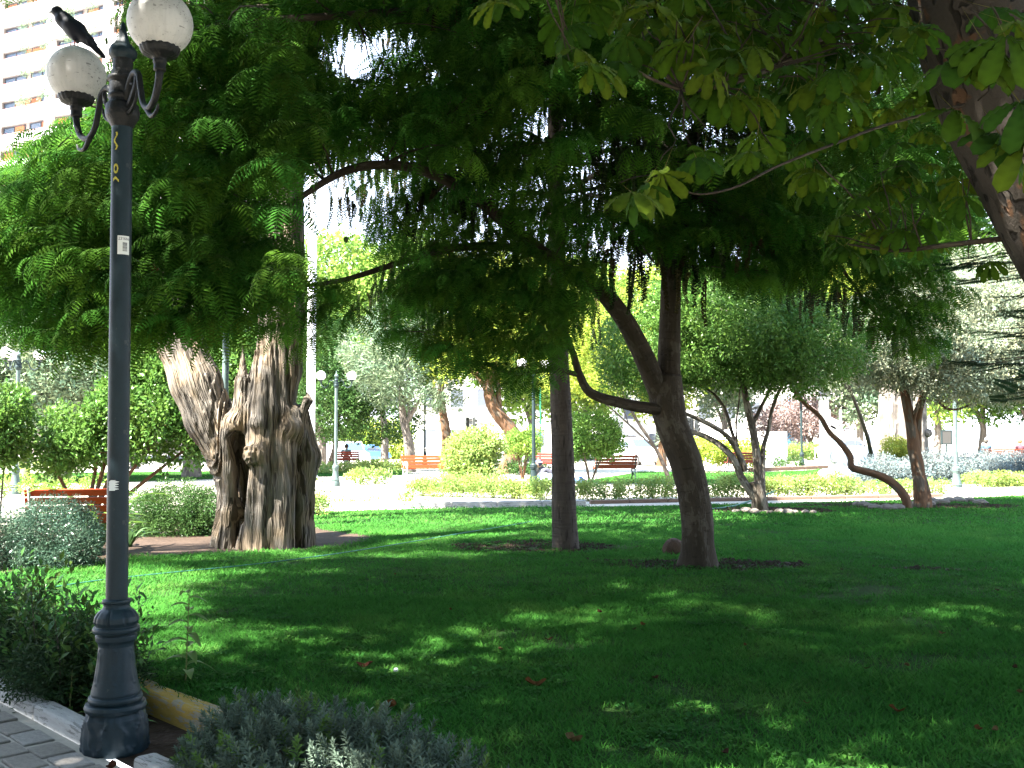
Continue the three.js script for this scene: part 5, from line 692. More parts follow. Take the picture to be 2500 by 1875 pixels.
// strap-leaved plant and palm fronds on the left
function rosette(name, label, at, n, L, W, mat, rise, seed) { const R = rng(seed), o = thing(name, label, 'plant', at); for (let i = 0; i < n; i++) { const a = i * 2.4 + R(), l = L * (0.65 + 0.5 * R()), e = rise * (0.5 + 0.6 * R()), pos = [], idx = []; for (let k = 0; k <= 8; k++) { const t = k / 8, r = l * t * (0.35 + 0.5 * t), y = l * e * Math.sin(Math.min(2.2, t * 2.0)), w = W * Math.pow(Math.sin(Math.PI * (0.12 + 0.86 * t)), 0.7) / 2; for (const s of [-1, 0, 1]) pos.push(Math.cos(a) * r - Math.sin(a) * s * w, y - 0.02 + Math.abs(s) * w * 0.4, Math.sin(a) * r + Math.cos(a) * s * w); if (k) for (const s of [0, 1]) { const q = (k - 1) * 3 + s; idx.push(q, q + 1, q + 3, q + 3, q + 1, q + 4); } } const g = new THREE.BufferGeometry(); g.setAttribute('position', new THREE.Float32BufferAttribute(pos, 3)); g.setIndex(idx); g.computeVertexNormals(); part(o, 'leaf', g, mat); } return o; }
rosette('strap_leaf_plant', 'strap-leaved plant with long bright green blades left of the lamp post', G(240, 1352), 30, 1.1, 0.085, leafy(0.12, 0.22, 0.03, 0.4, 0.3), 0.75, 4); rosette('strap_leaf_plant', 'strap-leaved plant in the shade just right of the lamp post', G(318, 1335), 16, 0.5, 0.06, leafy(0.06, 0.12, 0.04, 0.3, 0.3), 0.6, 5);  // plant in the shade is given a darker leaf colour
{ const o = thing('palm', 'low palm with arching yellow-green fronds beside the leftmost lamp cluster', 'palm', G(62, 1178)), R = rng(12), b = new Leaves(); part(o, 'trunk', limb(curve([V(0, -0.05, 0), V(0.02, 0.3, 0), V(0, 0.6, 0)], 6), () => 0.13, 10, 0.25, 3), M.oldBark); for (let i = 0; i < 22; i++) featherLeaf(b, V(0, 0.6, 0), i * 2.4, 0.9 * R() + 0.1, 1.5, R); part(o, 'fronds', b.build(), M.limeGreen, 'stuff'); }
{ const o = thing('yucca', 'spiky palm with a shaggy brown skirt beside the leaning trunk', 'palm', G(1616, 1138)), b = new Leaves(), R = rng(14); part(o, 'trunk', limb(curve([V(0, -0.1, 0), V(0, 0.8, 0), V(0.05, 1.4, 0)], 8), (t) => 0.28 - 0.1 * t, 10, 0.35, 3), M.redBark); for (let i = 0; i < 70; i++) { const a = i * 2.4, e = R() * 1.6 - 0.4; b.blade(V(0, 1.4, 0), V(Math.cos(a) * Math.cos(e), Math.sin(e), Math.sin(a) * Math.cos(e)), V(0.01, 1, 0.02).normalize(), 0.9, 0.06, 0.1); } part(o, 'spikes', b.build(), M.greyGreen, 'stuff'); }
// near bed: leafy shrub left of the lamp, grey-leaved one right of it, seedlings
const nearLeaf = [91, 92, 93].map((s) => cluster(s, 12, 0.09, 0.062, 0.026, { lift: 0.35, tumble: 0.6 })), sage = [96, 97, 98].map((s) => { const R = rng(s), b = new Leaves(); for (let i = 0; i < 26; i++) { const t = i / 26, a = i * 2.4, e = 0.25 + 0.9 * t; b.leaf(V(0, t * 0.10 - 0.02, 0), V(Math.cos(a) * Math.cos(e), Math.sin(e), Math.sin(a) * Math.cos(e)), V(0.05, 1, 0.02).normalize(), 0.038 * (1.15 - 0.45 * t), 0.010, 0.25, 0.1); } return b.build(); });
function broad(L, W, droop) { const pos = [], idx = [], n = 8; for (let k = 0; k <= n; k++) { const t = k / n, w = W / 2 * Math.pow(Math.sin(Math.PI * Math.pow(0.03 + 0.95 * t, 0.8)), 0.8), y = -droop * L * t * t; for (const s of [-1, -0.5, 0, 0.5, 1]) pos.push(s * w, y + Math.abs(s) * w * 0.35 + (k % 2 ? 0.0015 : 0) * (s ? 1 : 0), L * t * (1 - 0.25 * droop * t)); if (k) for (let j = 0; j < 4; j++) { const q = (k - 1) * 5 + j; idx.push(q, q + 1, q + 5, q + 5, q + 1, q + 6); } } const g = new THREE.BufferGeometry(); g.setAttribute('position', new THREE.Float32BufferAttribute(pos, 3)); g.setIndex(idx); g.computeVertexNormals(); return g; }
{
  const mid = (KERB + EDGE) / 2, R = rng(21);
  const sageMat = leafy(0.088, 0.125, 0.092, 0.2, 0.05);
  const o = thing('sage_shrub', 'low grey-green spreading shrub in the bed right of the lamp foot', 'shrub', V(0, 0, 0)), spots = [], stems = [], B = [[-4.45, mid, 0.06, 0.34, 0.26], [-4.0, mid, 0.1, 0.42, 0.3], [-3.6, mid + 0.02, 0.1, 0.42, 0.32], [-3.2, mid, 0.08, 0.42, 0.28], [-2.8, mid, 0.03, 0.4, 0.22], [-2.45, mid + 0.12, -0.02, 0.3, 0.18]];
  for (const [s, t, y, r, h] of B) for (let i = 0; i < 520; i++) { const a = R() * 6.283, e = Math.acos(1 - R() * 1.1), rr = 0.75 + 0.3 * R(), n = V(Math.cos(a) * Math.sin(e), Math.cos(e), Math.sin(a) * Math.sin(e)), c = slant(s, t, LOW + 0.02), p = c.clone().add(V(n.x * r * rr, n.y * (h + y + 0.08) * 0.82 * rr, n.z * r * rr)); if (p.y < LOW) continue; spots.push({ p, s: 0.8 + 0.5 * R(), q: new THREE.Quaternion().setFromUnitVectors(V(0, 1, 0), n.clone().add(V(0, 0.6, 0)).addScaledVector(ball(R), 0.5).normalize()).multiply(new THREE.Quaternion().setFromAxisAngle(V(0, 1, 0), R() * 6)), young: R() < 0.14 }); if (i % 6 === 0) stems.push(limb([c.clone().lerp(p, 0.05), c.clone().lerp(p, 0.55).add(V(0, 0.02, 0)), p], (q) => 0.005 - 0.003 * q, 4, 0, 0, false)); }
  part(o, 'stems', joined(stems), M.twig, 'stuff'); scatter(o, 'foliage', sage, sageMat, spots, (c, i, s) => { const v = 0.75 + 0.5 * R(); s.young ? c.setRGB(v * 0.95, v * 1.25, v * 0.4) : c.setRGB(v, v, v); });
  const o2 = thing('sage_shrub', 'small patch of grey-leaved shrub beyond the gap in the yellow kerb', 'shrub', V(0, 0, 0)), sp2 = []; for (let i = 0; i < 240; i++) { const b = ball(R); sp2.push({ p: slant(-1.75 + b.x * 0.42, EDGE - 0.02 + b.z * 0.3, Math.abs(b.y) * 0.14 - 0.05), s: 0.7 + 0.5 * R(), q: tumble(R) }); } scatter(o2, 'foliage', sage, sageMat, sp2, mottled(R, 0.25));
  const L = thing('leafy_shrub', 'leafy green shrub with tall shoots in the bed left of the lamp foot', 'shrub', V(0, 0, 0)), lp = [], ls = [], tall = [];
  for (let k = 0; k < 40; k++) { const s = -8.0 + 2.1 * R(), h = 0.35 + 0.45 * R() + (k === 3 ? 0.2 : 0), c = slant(s, mid + (R() - 0.5) * 0.35, LOW - 0.03), e = c.clone().add(V((R() - 0.5) * 0.3, h, (R() - 0.5) * 0.3)); const pts = curve([c, c.clone().lerp(e, 0.5).add(V(0.03, 0, 0.02)), e], 6); ls.push(limb(pts, (t) => 0.005 - 0.003 * t, 5, 0, 0, false)); for (let j = 0; j < 11; j++) { const q = pts[Math.min(6, 1 + Math.floor(j / 2))]; lp.push({ p: q.clone().add(ball(R).multiplyScalar(0.07)), s: 0.75 + 0.5 * R(), q: new THREE.Quaternion().setFromAxisAngle(V(0, 1, 0), R() * 6.28) }); } }
  part(L, 'stems', joined(ls), M.twig, 'stuff'); scatter(L, 'foliage', nearLeaf, leafy(0.045, 0.10, 0.024, 0.36, 0.3), lp, mottled(R, 0.3, 0.3));
  const D = thing('yew_shrub', 'dark needle-leaved shrub at the back of the bed left of the lamp', 'shrub', V(0, 0, 0)), dp = fillBlobs(R, [[slant(-7.3, mid, LOW + 0.12), 0.4, 0.3, 0.3], [slant(-6.6, mid - 0.02, LOW + 0.14), 0.4, 0.3, 0.28], [slant(-8.2, mid, LOW + 0.14), 0.5, 0.34, 0.3]], 2300, 0.5).filter((p) => p.y > LOW).map((p) => ({ p, s: 0.8 + 0.6 * R(), q: tumble(R) })); scatter(D, 'foliage', yewLeaf, leafy(0.025, 0.05, 0.021, 0.2, 0.1), dp, mottled(R, 0.3));
  const seedling = (name, label, at, n, len, col, sd) => { const r = rng(sd), o = thing(name, label, 'plant', at), h = n * 0.045; part(o, 'stem', limb(curve([V(0, -0.03, 0), V(0.01, h * 0.5, 0), V(0.02, h, 0.01)], 6), (t) => 0.006 - 0.004 * t, 6), paint(0.12, 0.14, 0.04, 0.8)); const m = leafy(...col, 0.4, 0.3); for (let i = 0; i < n; i++) { const a = i * 2.2 + r() * 0.6, y = h * (0.15 + 0.85 * i / n), q = part(o, 'leaf', broad(len * (1.1 - 0.5 * i / n), len * (0.4 - 0.1 * i / n), 0.5 + 0.5 * r()), m); q.position.set(0.01, y, 0); q.rotation.set(-0.35 - 0.3 * r(), a, 0, 'YXZ'); } return o; };
  seedling('seedling', 'pale green seedling with broad leaves standing on the lawn behind the yellow kerb', G(452, 1675), 14, 0.17, [0.13, 0.21, 0.06], 3).scale.setScalar(1.0); seedling('seedling', 'small bright green plant by the kerb close to the lamp foot', slant(-5.55, mid - 0.1, LOW), 7, 0.1, [0.05, 0.13, 0.02], 4); seedling('seedling', 'bright green sprig beside the pavement kerb, left of the lamp foot', slant(-6.35, KERB + 0.14, LOW), 6, 0.07, [0.06, 0.14, 0.02], 5);
}

// ---------------------------------------------------------------- apartment block, upper left
{
  const o = thing('apartment_block', 'tall white apartment block with balconies and orange curtains at the upper left', 'building', V(0, 0, 0)), R = rng(44);
  const c = P(100, 300, 100), yaw = -0.445; o.position.set(c.x, -0.1, c.z); o.rotation.y = yaw;      // local x runs right and nearer, local z faces the park
  const white = patterned((u, v) => { const a = ftile(u, v, 4, 4, 301), k = 0.86 + 0.2 * a; return [0.66 * k, 0.64 * k, 0.62 * k, a]; }, [4, 4], 0.003, {}, 256), brick = paint(0.42, 0.17, 0.085, 0.85), pink = paint(0.5, 0.22, 0.2, 0.6), dark = paint(0.05, 0.05, 0.06, 0.5), glass = new THREE.MeshPhysicalMaterial({ color: C(0.07, 0.12, 0.20), roughness: 0.15, clearcoat: 1, clearcoatRoughness: 0.03 }), curtain = [paint(0.48, 0.20, 0.10, 0.9), paint(0.42, 0.16, 0.09, 0.9), paint(0.5, 0.3, 0.2, 0.9)];
  const X0 = -16, X1 = 20, W = X1 - X0, mx = (X0 + X1) / 2, HT = 2.66, N = 21;
  part(o, 'wall', box(W, N * HT, 12, mx, N * HT / 2, -7.7), paint(0.33, 0.28, 0.26, 0.9));  // recess shade put into the colour: back wall darker than the parapets
  const slab = box(W + 0.4, 0.92, 0.14, mx, -0.2, 0.2, 0.02), deck = box(W + 0.4, 0.2, 1.95, mx, 0, -0.82), rail = limb([V(X0, 0, 0.2), V(X1, 0, 0.2)], () => 0.035, 6), pier = box(0.5, HT, 0.9, 0, 0, -1.0);
  const frame = joined([box(2.5, 0.08, 0.1, 0, 1.42, 0), box(2.5, 0.08, 0.1, 0, 0.02, 0), box(0.08, 1.32, 0.1, -1.21, 0.72, 0), box(0.08, 1.32, 0.1, 1.21, 0.72, 0), box(0.07, 1.32, 0.1, 0, 0.72, 0)]), pane = box(1.1, 1.3, 0.03, 0, 0.72, -0.02), drape = (() => { const g = new THREE.PlaneGeometry(1.12, 1.36, 28, 1), p = g.attributes.position; for (let i = 0; i < p.count; i++) p.setZ(i, 0.045 * Math.sin(p.getX(i) * 26)); g.computeVertexNormals(); return g.translate(0, 0.72, -0.1); })();
  for (let k = 1; k < N; k++) {
    const y = k * HT; const s = part(o, 'parapet', slab, white); s.position.y = y + 0.45; const dk = part(o, 'balcony_floor', deck, white); dk.position.y = y; const r = part(o, 'railing', rail, pink); r.position.y = y + 0.86;
    if (k < 8) continue;                                                                               // lower storeys are hidden by trees
    for (let j = 0; j < 9; j++) {
      const x = X0 + 2 + j * 4, w = part(o, 'window', frame, dark); w.position.set(x, y + 0.42, -1.66); w.scale.set(1.35, 1.35, 1);
      for (const q of [-1, 1]) { const d = R(); if (d < 0.36) { const m = part(w, 'curtain', drape, curtain[Math.floor(R() * 3)]); m.position.set(q * 0.6, 0, 0.13); } else { const m = part(w, 'pane', pane, glass); m.position.x = q * 0.6; } }
      if (j % 2) { const m = part(o, 'pier', pier, white); m.position.set(x + 2, y + HT / 2, 0); } else if (k % 2) { const m = part(o, 'panel', box(0.8, 1.4, 0.06), brick); m.position.set(x + 1.9, y + 1.6, -1.64); }
    }
  }
  // balcony plants
  const spots = []; for (let i = 0; i < 160; i++) { const k = [13, 14, 15, 16, 17][Math.floor(R() * 5)], g = Math.floor(R() * 4); spots.push({ p: V(-3 + g * 3.1 + R() * 1.6, k * HT + 1.05 + R() * 0.7, 0.25 + R() * 0.3), q: tumble(R), s: 0.9 + R() * 0.8 }); } scatter(o, 'balcony_plants', midLeaf, M.greyGreen, spots, mottled(R, 0.3));
}
// pale town houses closing the street behind the park
[['long white town building behind the traffic lights', 1010, 1480, 100, 12, 3, -0.05], ['cream town building behind the white canopy', 1500, 1900, 108, 10, 3, 0.05], ['pale town building behind the plum tree', 1920, 2260, 112, 9, 2, -0.08]].forEach(([label, x0, x1, d, h, fl, yaw], i) => {
  const a = (x0 - 1250) / FOCAL * d, b = (x1 - 1250) / FOCAL * d, w = b - a, o = thing('town_building', label, 'building', V((a + b) / 2, -0.8, -d), yaw), wall = paint(0.68, 0.65, 0.6, 0.9), trim = paint(0.6, 0.57, 0.52, 0.8), glass = paint(0.09, 0.10, 0.12, 0.15), dk = paint(0.16, 0.13, 0.11, 0.7);
  part(o, 'wall', box(w, h, 8, 0, h / 2, -4), wall); part(o, 'cornice', box(w + 0.6, 0.35, 0.5, 0, h - 0.1, 0.15), trim); const fh = h / fl, f = joined([box(1.5, 0.12, 0.12, 0, 0.95, 0), box(1.7, 0.14, 0.25, 0, -0.95, 0.05), box(0.12, 1.8, 0.12, -0.7, 0, 0), box(0.12, 1.8, 0.12, 0.7, 0, 0)]), p = box(1.3, 1.8, 0.05, 0, 0, 0.01), door = box(1.3, 2.4, 0.08);
  for (let k = 0; k < fl; k++) { part(o, 'string_course', box(w + 0.2, 0.18, 0.16, 0, k * fh + 0.1, 0.08), trim); for (let x = -w / 2 + 1.6; x < w / 2 - 1; x += 2.7) { if (k === 0 && Math.round(x * 7) % 3 === 0) { const m = part(o, 'door', door, dk); m.position.set(x, 1.3, 0.04); continue; } const q = part(o, 'window', f, trim); q.position.set(x, k * fh + fh * 0.55, 0.05); part(q, 'pane', p, glass); } }
});
// asphalt street with a kerb in front of them
structure('street', (() => { const g = new THREE.PlaneGeometry(150, 15, 60, 4).rotateX(-Math.PI / 2).translate(8, 0, -92), p = g.attributes.position; for (let i = 0; i < p.count; i++) { p.setY(i, H(p.getX(i), p.getZ(i)) + 0.003); g.attributes.uv.setXY(i, p.getX(i), p.getZ(i)); } g.computeVertexNormals(); return g; })(), patterned((u, v) => { const a = ftile(u, v, 5, 5, 311), b = tile(u, v, 120, 120, 314), k = 0.8 + 0.3 * a + 0.3 * (b - 0.5); return [0.12 * k, 0.12 * k, 0.118 * k, b]; }, [2, 2], 0.004, {}, 256));

[[700, 900, 'sunGreen'], [880, 1010, 'limeGreen']].forEach(([a, b, m], i) => { const o = thing('street_hedge', ['tall green street hedge behind the white van', 'yellow-green street hedge behind the blue car'][i], 'hedge', V(0, 0, 0)), R = rng(700 + i), d = 101; const bl = []; for (let x = a; x < b; x += 28) { const q = (x - 1250) / FOCAL * d; bl.push([V(q, 0.9, -d), 1.3, 1.7 + R(), 1]); } crown(o, 710 + i, bl, 7, bigLeaf, M[m], 0.9, 1.3, null, { cut: 0.2 }); });
// ---------------------------------------------------------------- benches: cast iron ends, wooden slats
function bench(label, pos, yaw, w, mat, iron = M.darkIron, mats2) {
  const o = thing('park_bench', label, 'bench', pos, yaw, 'park benches'), g = box(w, 0.035, 0.075, 0, 0, 0, 0.008), gb = box(w, 0.095, 0.03, 0, 0, 0, 0.008);
  for (let k = 0; k < 5; k++) { const m = part(o, 'seat_slat', g, mat); m.position.set(0, 0.43 + 0.012 * Math.abs(k - 2), 0.21 - k * 0.095); }
  for (let k = 0; k < 4; k++) { const m = part(o, 'back_slat', gb, k === 3 && mats2 ? mats2 : mat); m.position.set(0, 0.52 + k * 0.112, -0.22 - 0.035 * k); m.rotation.x = -0.3; }
  for (const s of [-1, 1]) {
    const x = s * (w / 2 - 0.06), t = (r, ...p) => limb(curve(p.map(([y, z]) => V(x, y, z)), p.length * 4), () => r, 6);
    const scroll = []; for (let k = 0; k < 14; k++) { const a = k * 0.55, r = 0.085 * (1 - k / 16); scroll.push([0.22 + Math.sin(a) * r, 0.08 + Math.cos(a) * r]); }
    part(o, 'end_frame', joined([t(0.02, [0, 0.27], [0.16, 0.19], [0.32, 0.25], [0.42, 0.26]), t(0.02, [0, -0.3], [0.15, -0.22], [0.42, -0.2], [0.7, -0.29], [0.93, -0.37]), t(0.02, [0.41, 0.27], [0.4, 0], [0.41, -0.2]), t(0.018, [0.42, 0.26], [0.56, 0.3], [0.66, 0.22], [0.66, 0], [0.63, -0.2], [0.62, -0.26]), t(0.014, ...scroll), t(0.014, [0.1, 0.2], [0.2, 0], [0.12, -0.22]), t(0.012, [0.45, 0.2], [0.55, 0.1], [0.62, 0.02], [0.55, -0.08], [0.47, -0.15])]), iron);
  }
  return o;
}
const slatPattern = (r, g, b) => patterned((u, v) => { const a = ftile(u, v, 3, 40, 321), k = 0.75 + 0.45 * a; return [r * k, g * k, b * k, a]; }, [0.6, 0.6], 0.002, { roughness: 0.6 }, 128);
M.orangeWood = slatPattern(0.34, 0.048, 0.014); M.brownWood = slatPattern(0.17, 0.04, 0.02); M.redWood = slatPattern(0.19, 0.05, 0.04);
const onGround = (px, row, dy = 0) => { const p = G(px, row); p.y = H(p.x, p.z) + dy; return p; };
bench('bright orange slatted bench with white iron ends beside the bright path', onGround(1040, 1172), 0.42, 1.75, M.orangeWood, paint(0.5, 0.5, 0.48, 0.6));
bench('brown slatted bench seen from behind, between the two trunks', onGround(1500, 1171), Math.PI + 0.16, 1.6, M.brownWood);
bench('dark red bench in the shade beside the white van', onGround(844, 1139), Math.PI + 0.1, 1.45, M.redWood);
bench('dark bench half hidden behind the couple lying down', onGround(1350, 1158), Math.PI - 0.5, 1.5, M.redWood);
bench('dark red bench behind the many-stemmed tree', onGround(1812, 1153), Math.PI + 0.2, 1.6, M.redWood);
bench('bench at the right edge with people seated on it', onGround(2462, 1135), Math.PI + 0.05, 3.4, M.brownWood);
bench('red bench whose top rail shows above the grey shrub', V(-5.95, 0, -13.75), 0.2, 1.15, M.orangeWood, paint(0.5, 0.52, 0.52, 0.6)).rotation.y = Math.PI + 0.22;

// ---------------------------------------------------------------- people: one continuous body from joints, hair as a child
function person(label, pos, yaw, J, look, scale = 1) {
  const o = thing('person', label, 'person', pos, yaw), q = (k) => V(...J[k]), bones = [], add = (a, b, r, s, c) => bones.push([q(a), q(b), r, s, look[c]]);
  add('hip', 'chest', 0.145, 0.155, 'top'); add('chest', 'neck', 0.14, 0.06, 'top'); add('neck', 'head', 0.055, 0.06, 'skin'); bones.push([q('head'), q('head').add(V(...(J.face ?? [0, 0.03, 0.02]))), 0.092, 0.098, look.skin]);
  for (const s of ['l', 'r']) { add('chest', s + 'sho', 0.1, 0.075, 'top'); add(s + 'sho', s + 'elb', 0.062, 0.048, 'top'); add(s + 'elb', s + 'han', 0.046, 0.034, look.bare ? 'skin' : 'top'); bones.push([q(s + 'han'), q(s + 'han').add(V(0.01, -0.01, 0.07)), 0.036, 0.022, look.skin]); add('hip', s + 'hip', 0.13, 0.11, 'legs'); add(s + 'hip', s + 'kne', 0.095, 0.068, 'legs'); add(s + 'kne', s + 'ank', 0.064, 0.045, 'legs'); bones.push([q(s + 'ank'), q(s + 'ank').add(V(...(J.toe ?? [0, -0.03, 0.15]))), 0.048, 0.038, look.shoe]); }
  const lo = V(9, 9, 9), hi = V(-9, -9, -9); for (const [a, b] of bones) for (const p of [a, b]) { lo.min(p); hi.max(p); } lo.subScalar(0.2); hi.addScalar(0.2);
  const f = (x, y, z) => { let d = 9; for (const [a, b, r, s] of bones) d = smin(d, capsule(x, y, z, a, b, r, s), 0.05); return d; };
  const g = solid(f, lo.clone().add(hi).multiplyScalar(0.5), hi.clone().sub(lo).multiplyScalar(0.5), 58), p = g.attributes.position, col = new Float32Array(p.count * 3);
  for (let i = 0; i < p.count; i++) { let best = 9, c = bones[0][4]; for (const [a, b, r, s, k] of bones) { const d = capsule(p.getX(i), p.getY(i), p.getZ(i), a, b, r, s); if (d < best) { best = d; c = k; } } col.set(c, i * 3); }
  g.setAttribute('color', new THREE.BufferAttribute(col, 3)); part(o, 'body', g, new THREE.MeshStandardMaterial({ vertexColors: true, roughness: 0.85 }));
  const h = q('head').add(V(...(J.face ?? [0, 0.03, 0.02])).multiplyScalar(0.5)), back = J.back ?? [0, 0.03, -0.03];
  const hair = solid((x, y, z) => { const d = Math.hypot(x - h.x - back[0], (y - h.y - back[1]) * 0.95, z - h.z - back[2]) - 0.122 + 0.012 * noise3(x * 40, y * 12, z * 40); const cut = -((y - h.y) * 0.35 - (z - h.z) * 1 + 0.035 + 0 * x); return Math.max(d, J.back ? -9 : cut * -1 > 0 ? -9 : -cut * 0 + (z - h.z > 0.045 && y < h.y + 0.06 ? 0.03 : -9)); }, h, V(0.22, 0.22, 0.22), 34);
  part(o, look.cap ? 'cap' : 'hair', hair, new THREE.MeshStandardMaterial({ color: C(...look.hair), roughness: 0.8 }));
  if (look.cap) { part(o, 'cap_stripe', new THREE.TorusGeometry(0.122, 0.012, 6, 24).rotateX(Math.PI / 2).translate(h.x + back[0], h.y + back[1] + 0.025, h.z + back[2]), paint(0.6, 0.6, 0.6, 0.7)); }
  o.scale.setScalar(scale); return o;
}
const sitting = { hip: [0, 0.52, -0.05], chest: [0, 0.9, -0.1], neck: [0, 1.08, -0.08], head: [0, 1.2, -0.05], lsho: [-0.19, 0.98, -0.1], lelb: [-0.25, 0.72, -0.02], lhan: [-0.12, 0.6, 0.2], rsho: [0.19, 0.98, -0.1], relb: [0.25, 0.72, -0.02], rhan: [0.12, 0.6, 0.2], lhip: [-0.1, 0.52, 0], lkne: [-0.12, 0.5, 0.42], lank: [-0.12, 0.08, 0.42], rhip: [0.1, 0.52, 0], rkne: [0.12, 0.5, 0.42], rank: [0.12, 0.08, 0.42] };
const prone = { hip: [0.5, 0.16, 0], chest: [0.08, 0.24, 0], neck: [-0.1, 0.34, 0.02], head: [-0.2, 0.42, 0.03], face: [-0.04, 0.0, 0.02], back: [0.02, 0.03, 0], lsho: [0.02, 0.24, 0.19], lelb: [-0.2, 0.07, 0.26], lhan: [-0.36, 0.16, 0.14], rsho: [0.02, 0.24, -0.19], relb: [-0.2, 0.07, -0.24], rhan: [-0.38, 0.1, -0.1], lhip: [0.52, 0.15, 0.1], lkne: [0.95, 0.11, 0.12], lank: [1.36, 0.07, 0.12], rhip: [0.52, 0.15, -0.1], rkne: [0.95, 0.11, -0.12], rank: [1.36, 0.07, -0.1], toe: [0.1, -0.03, 0.02] };
const reclining = { ...prone, chest: [0.1, 0.34, 0], neck: [-0.04, 0.5, 0], head: [-0.1, 0.6, 0.02], hip: [0.45, 0.17, -0.05], lsho: [0.04, 0.36, 0.18], rsho: [0.08, 0.36, -0.18], lhip: [0.48, 0.16, 0.08], rhip: [0.48, 0.16, -0.12] };
const skin = [0.42, 0.25, 0.18], black = [0.02, 0.018, 0.016];
person('person in a light blue shirt with dark hair lying on the grass', onGround(1322, 1186), 0.25, prone, { top: [0.36, 0.5, 0.66], skin, legs: [0.08, 0.12, 0.22], shoe: black, hair: black }, 1.08);
person('person in a dark cap with a pale stripe, propped up behind the blue shirt', onGround(1322, 1178), 0.15, reclining, { top: [0.05, 0.05, 0.07], skin, legs: [0.1, 0.1, 0.12], shoe: black, hair: [0.035, 0.04, 0.09], cap: true }, 1.08);
solo('ball', 'small blue ball-shaped bag on the grass beside the straight trunk', 'bag', (() => { const g = new THREE.IcosahedronGeometry(0.17, 3), p = g.attributes.position; for (let i = 0; i < p.count; i++) { const q = 0.85 + 0.3 * noise3(p.getX(i) * 12, p.getY(i) * 12, p.getZ(i) * 12); p.setXYZ(i, p.getX(i) * q, p.getY(i) * q * 0.85, p.getZ(i) * q); } g.computeVertexNormals(); return g; })(), paint(0.04, 0.10, 0.32, 0.7), onGround(1415, 1182, 0.13)).name = 'cloth_bag';
person('person in a grey-blue top seated on the dark bench by the van', onGround(845, 1139).add(V(0, -0.06, -0.05)), Math.PI + 0.1, sitting, { top: [0.16, 0.22, 0.24], skin, legs: [0.06, 0.07, 0.1], shoe: black, hair: black });
person('person in a dark teal jacket on the bench at the right edge', onGround(2407, 1135).add(V(0, -0.04, 0)), Math.PI, sitting, { top: [0.03, 0.06, 0.08], skin, legs: black, shoe: black, hair: [0.03, 0.025, 0.02] }, 1.1);
person('person dressed in white on the far side of the right bench', onGround(2432, 1130).add(V(0, 0, -1.0)), 0.2, sitting, { top: [0.75, 0.74, 0.76], skin, legs: [0.6, 0.6, 0.62], shoe: black, hair: [0.5, 0.42, 0.38] }, 1.15);
person('person with auburn hair and a dark red top on the bench, rightmost', onGround(2490, 1135).add(V(0, -0.04, 0)), Math.PI, sitting, { top: [0.07, 0.02, 0.03], skin, legs: black, shoe: black, hair: [0.16, 0.07, 0.025] }, 1.1);
// low seat for the person in white
solo('stone_block', 'low stone block used as a seat behind the right bench', 'block', box(0.9, 0.45, 0.4, 0, 0.225, 0, 0.03), M.stone, onGround(2432, 1130).add(V(0, 0, -1.05)));

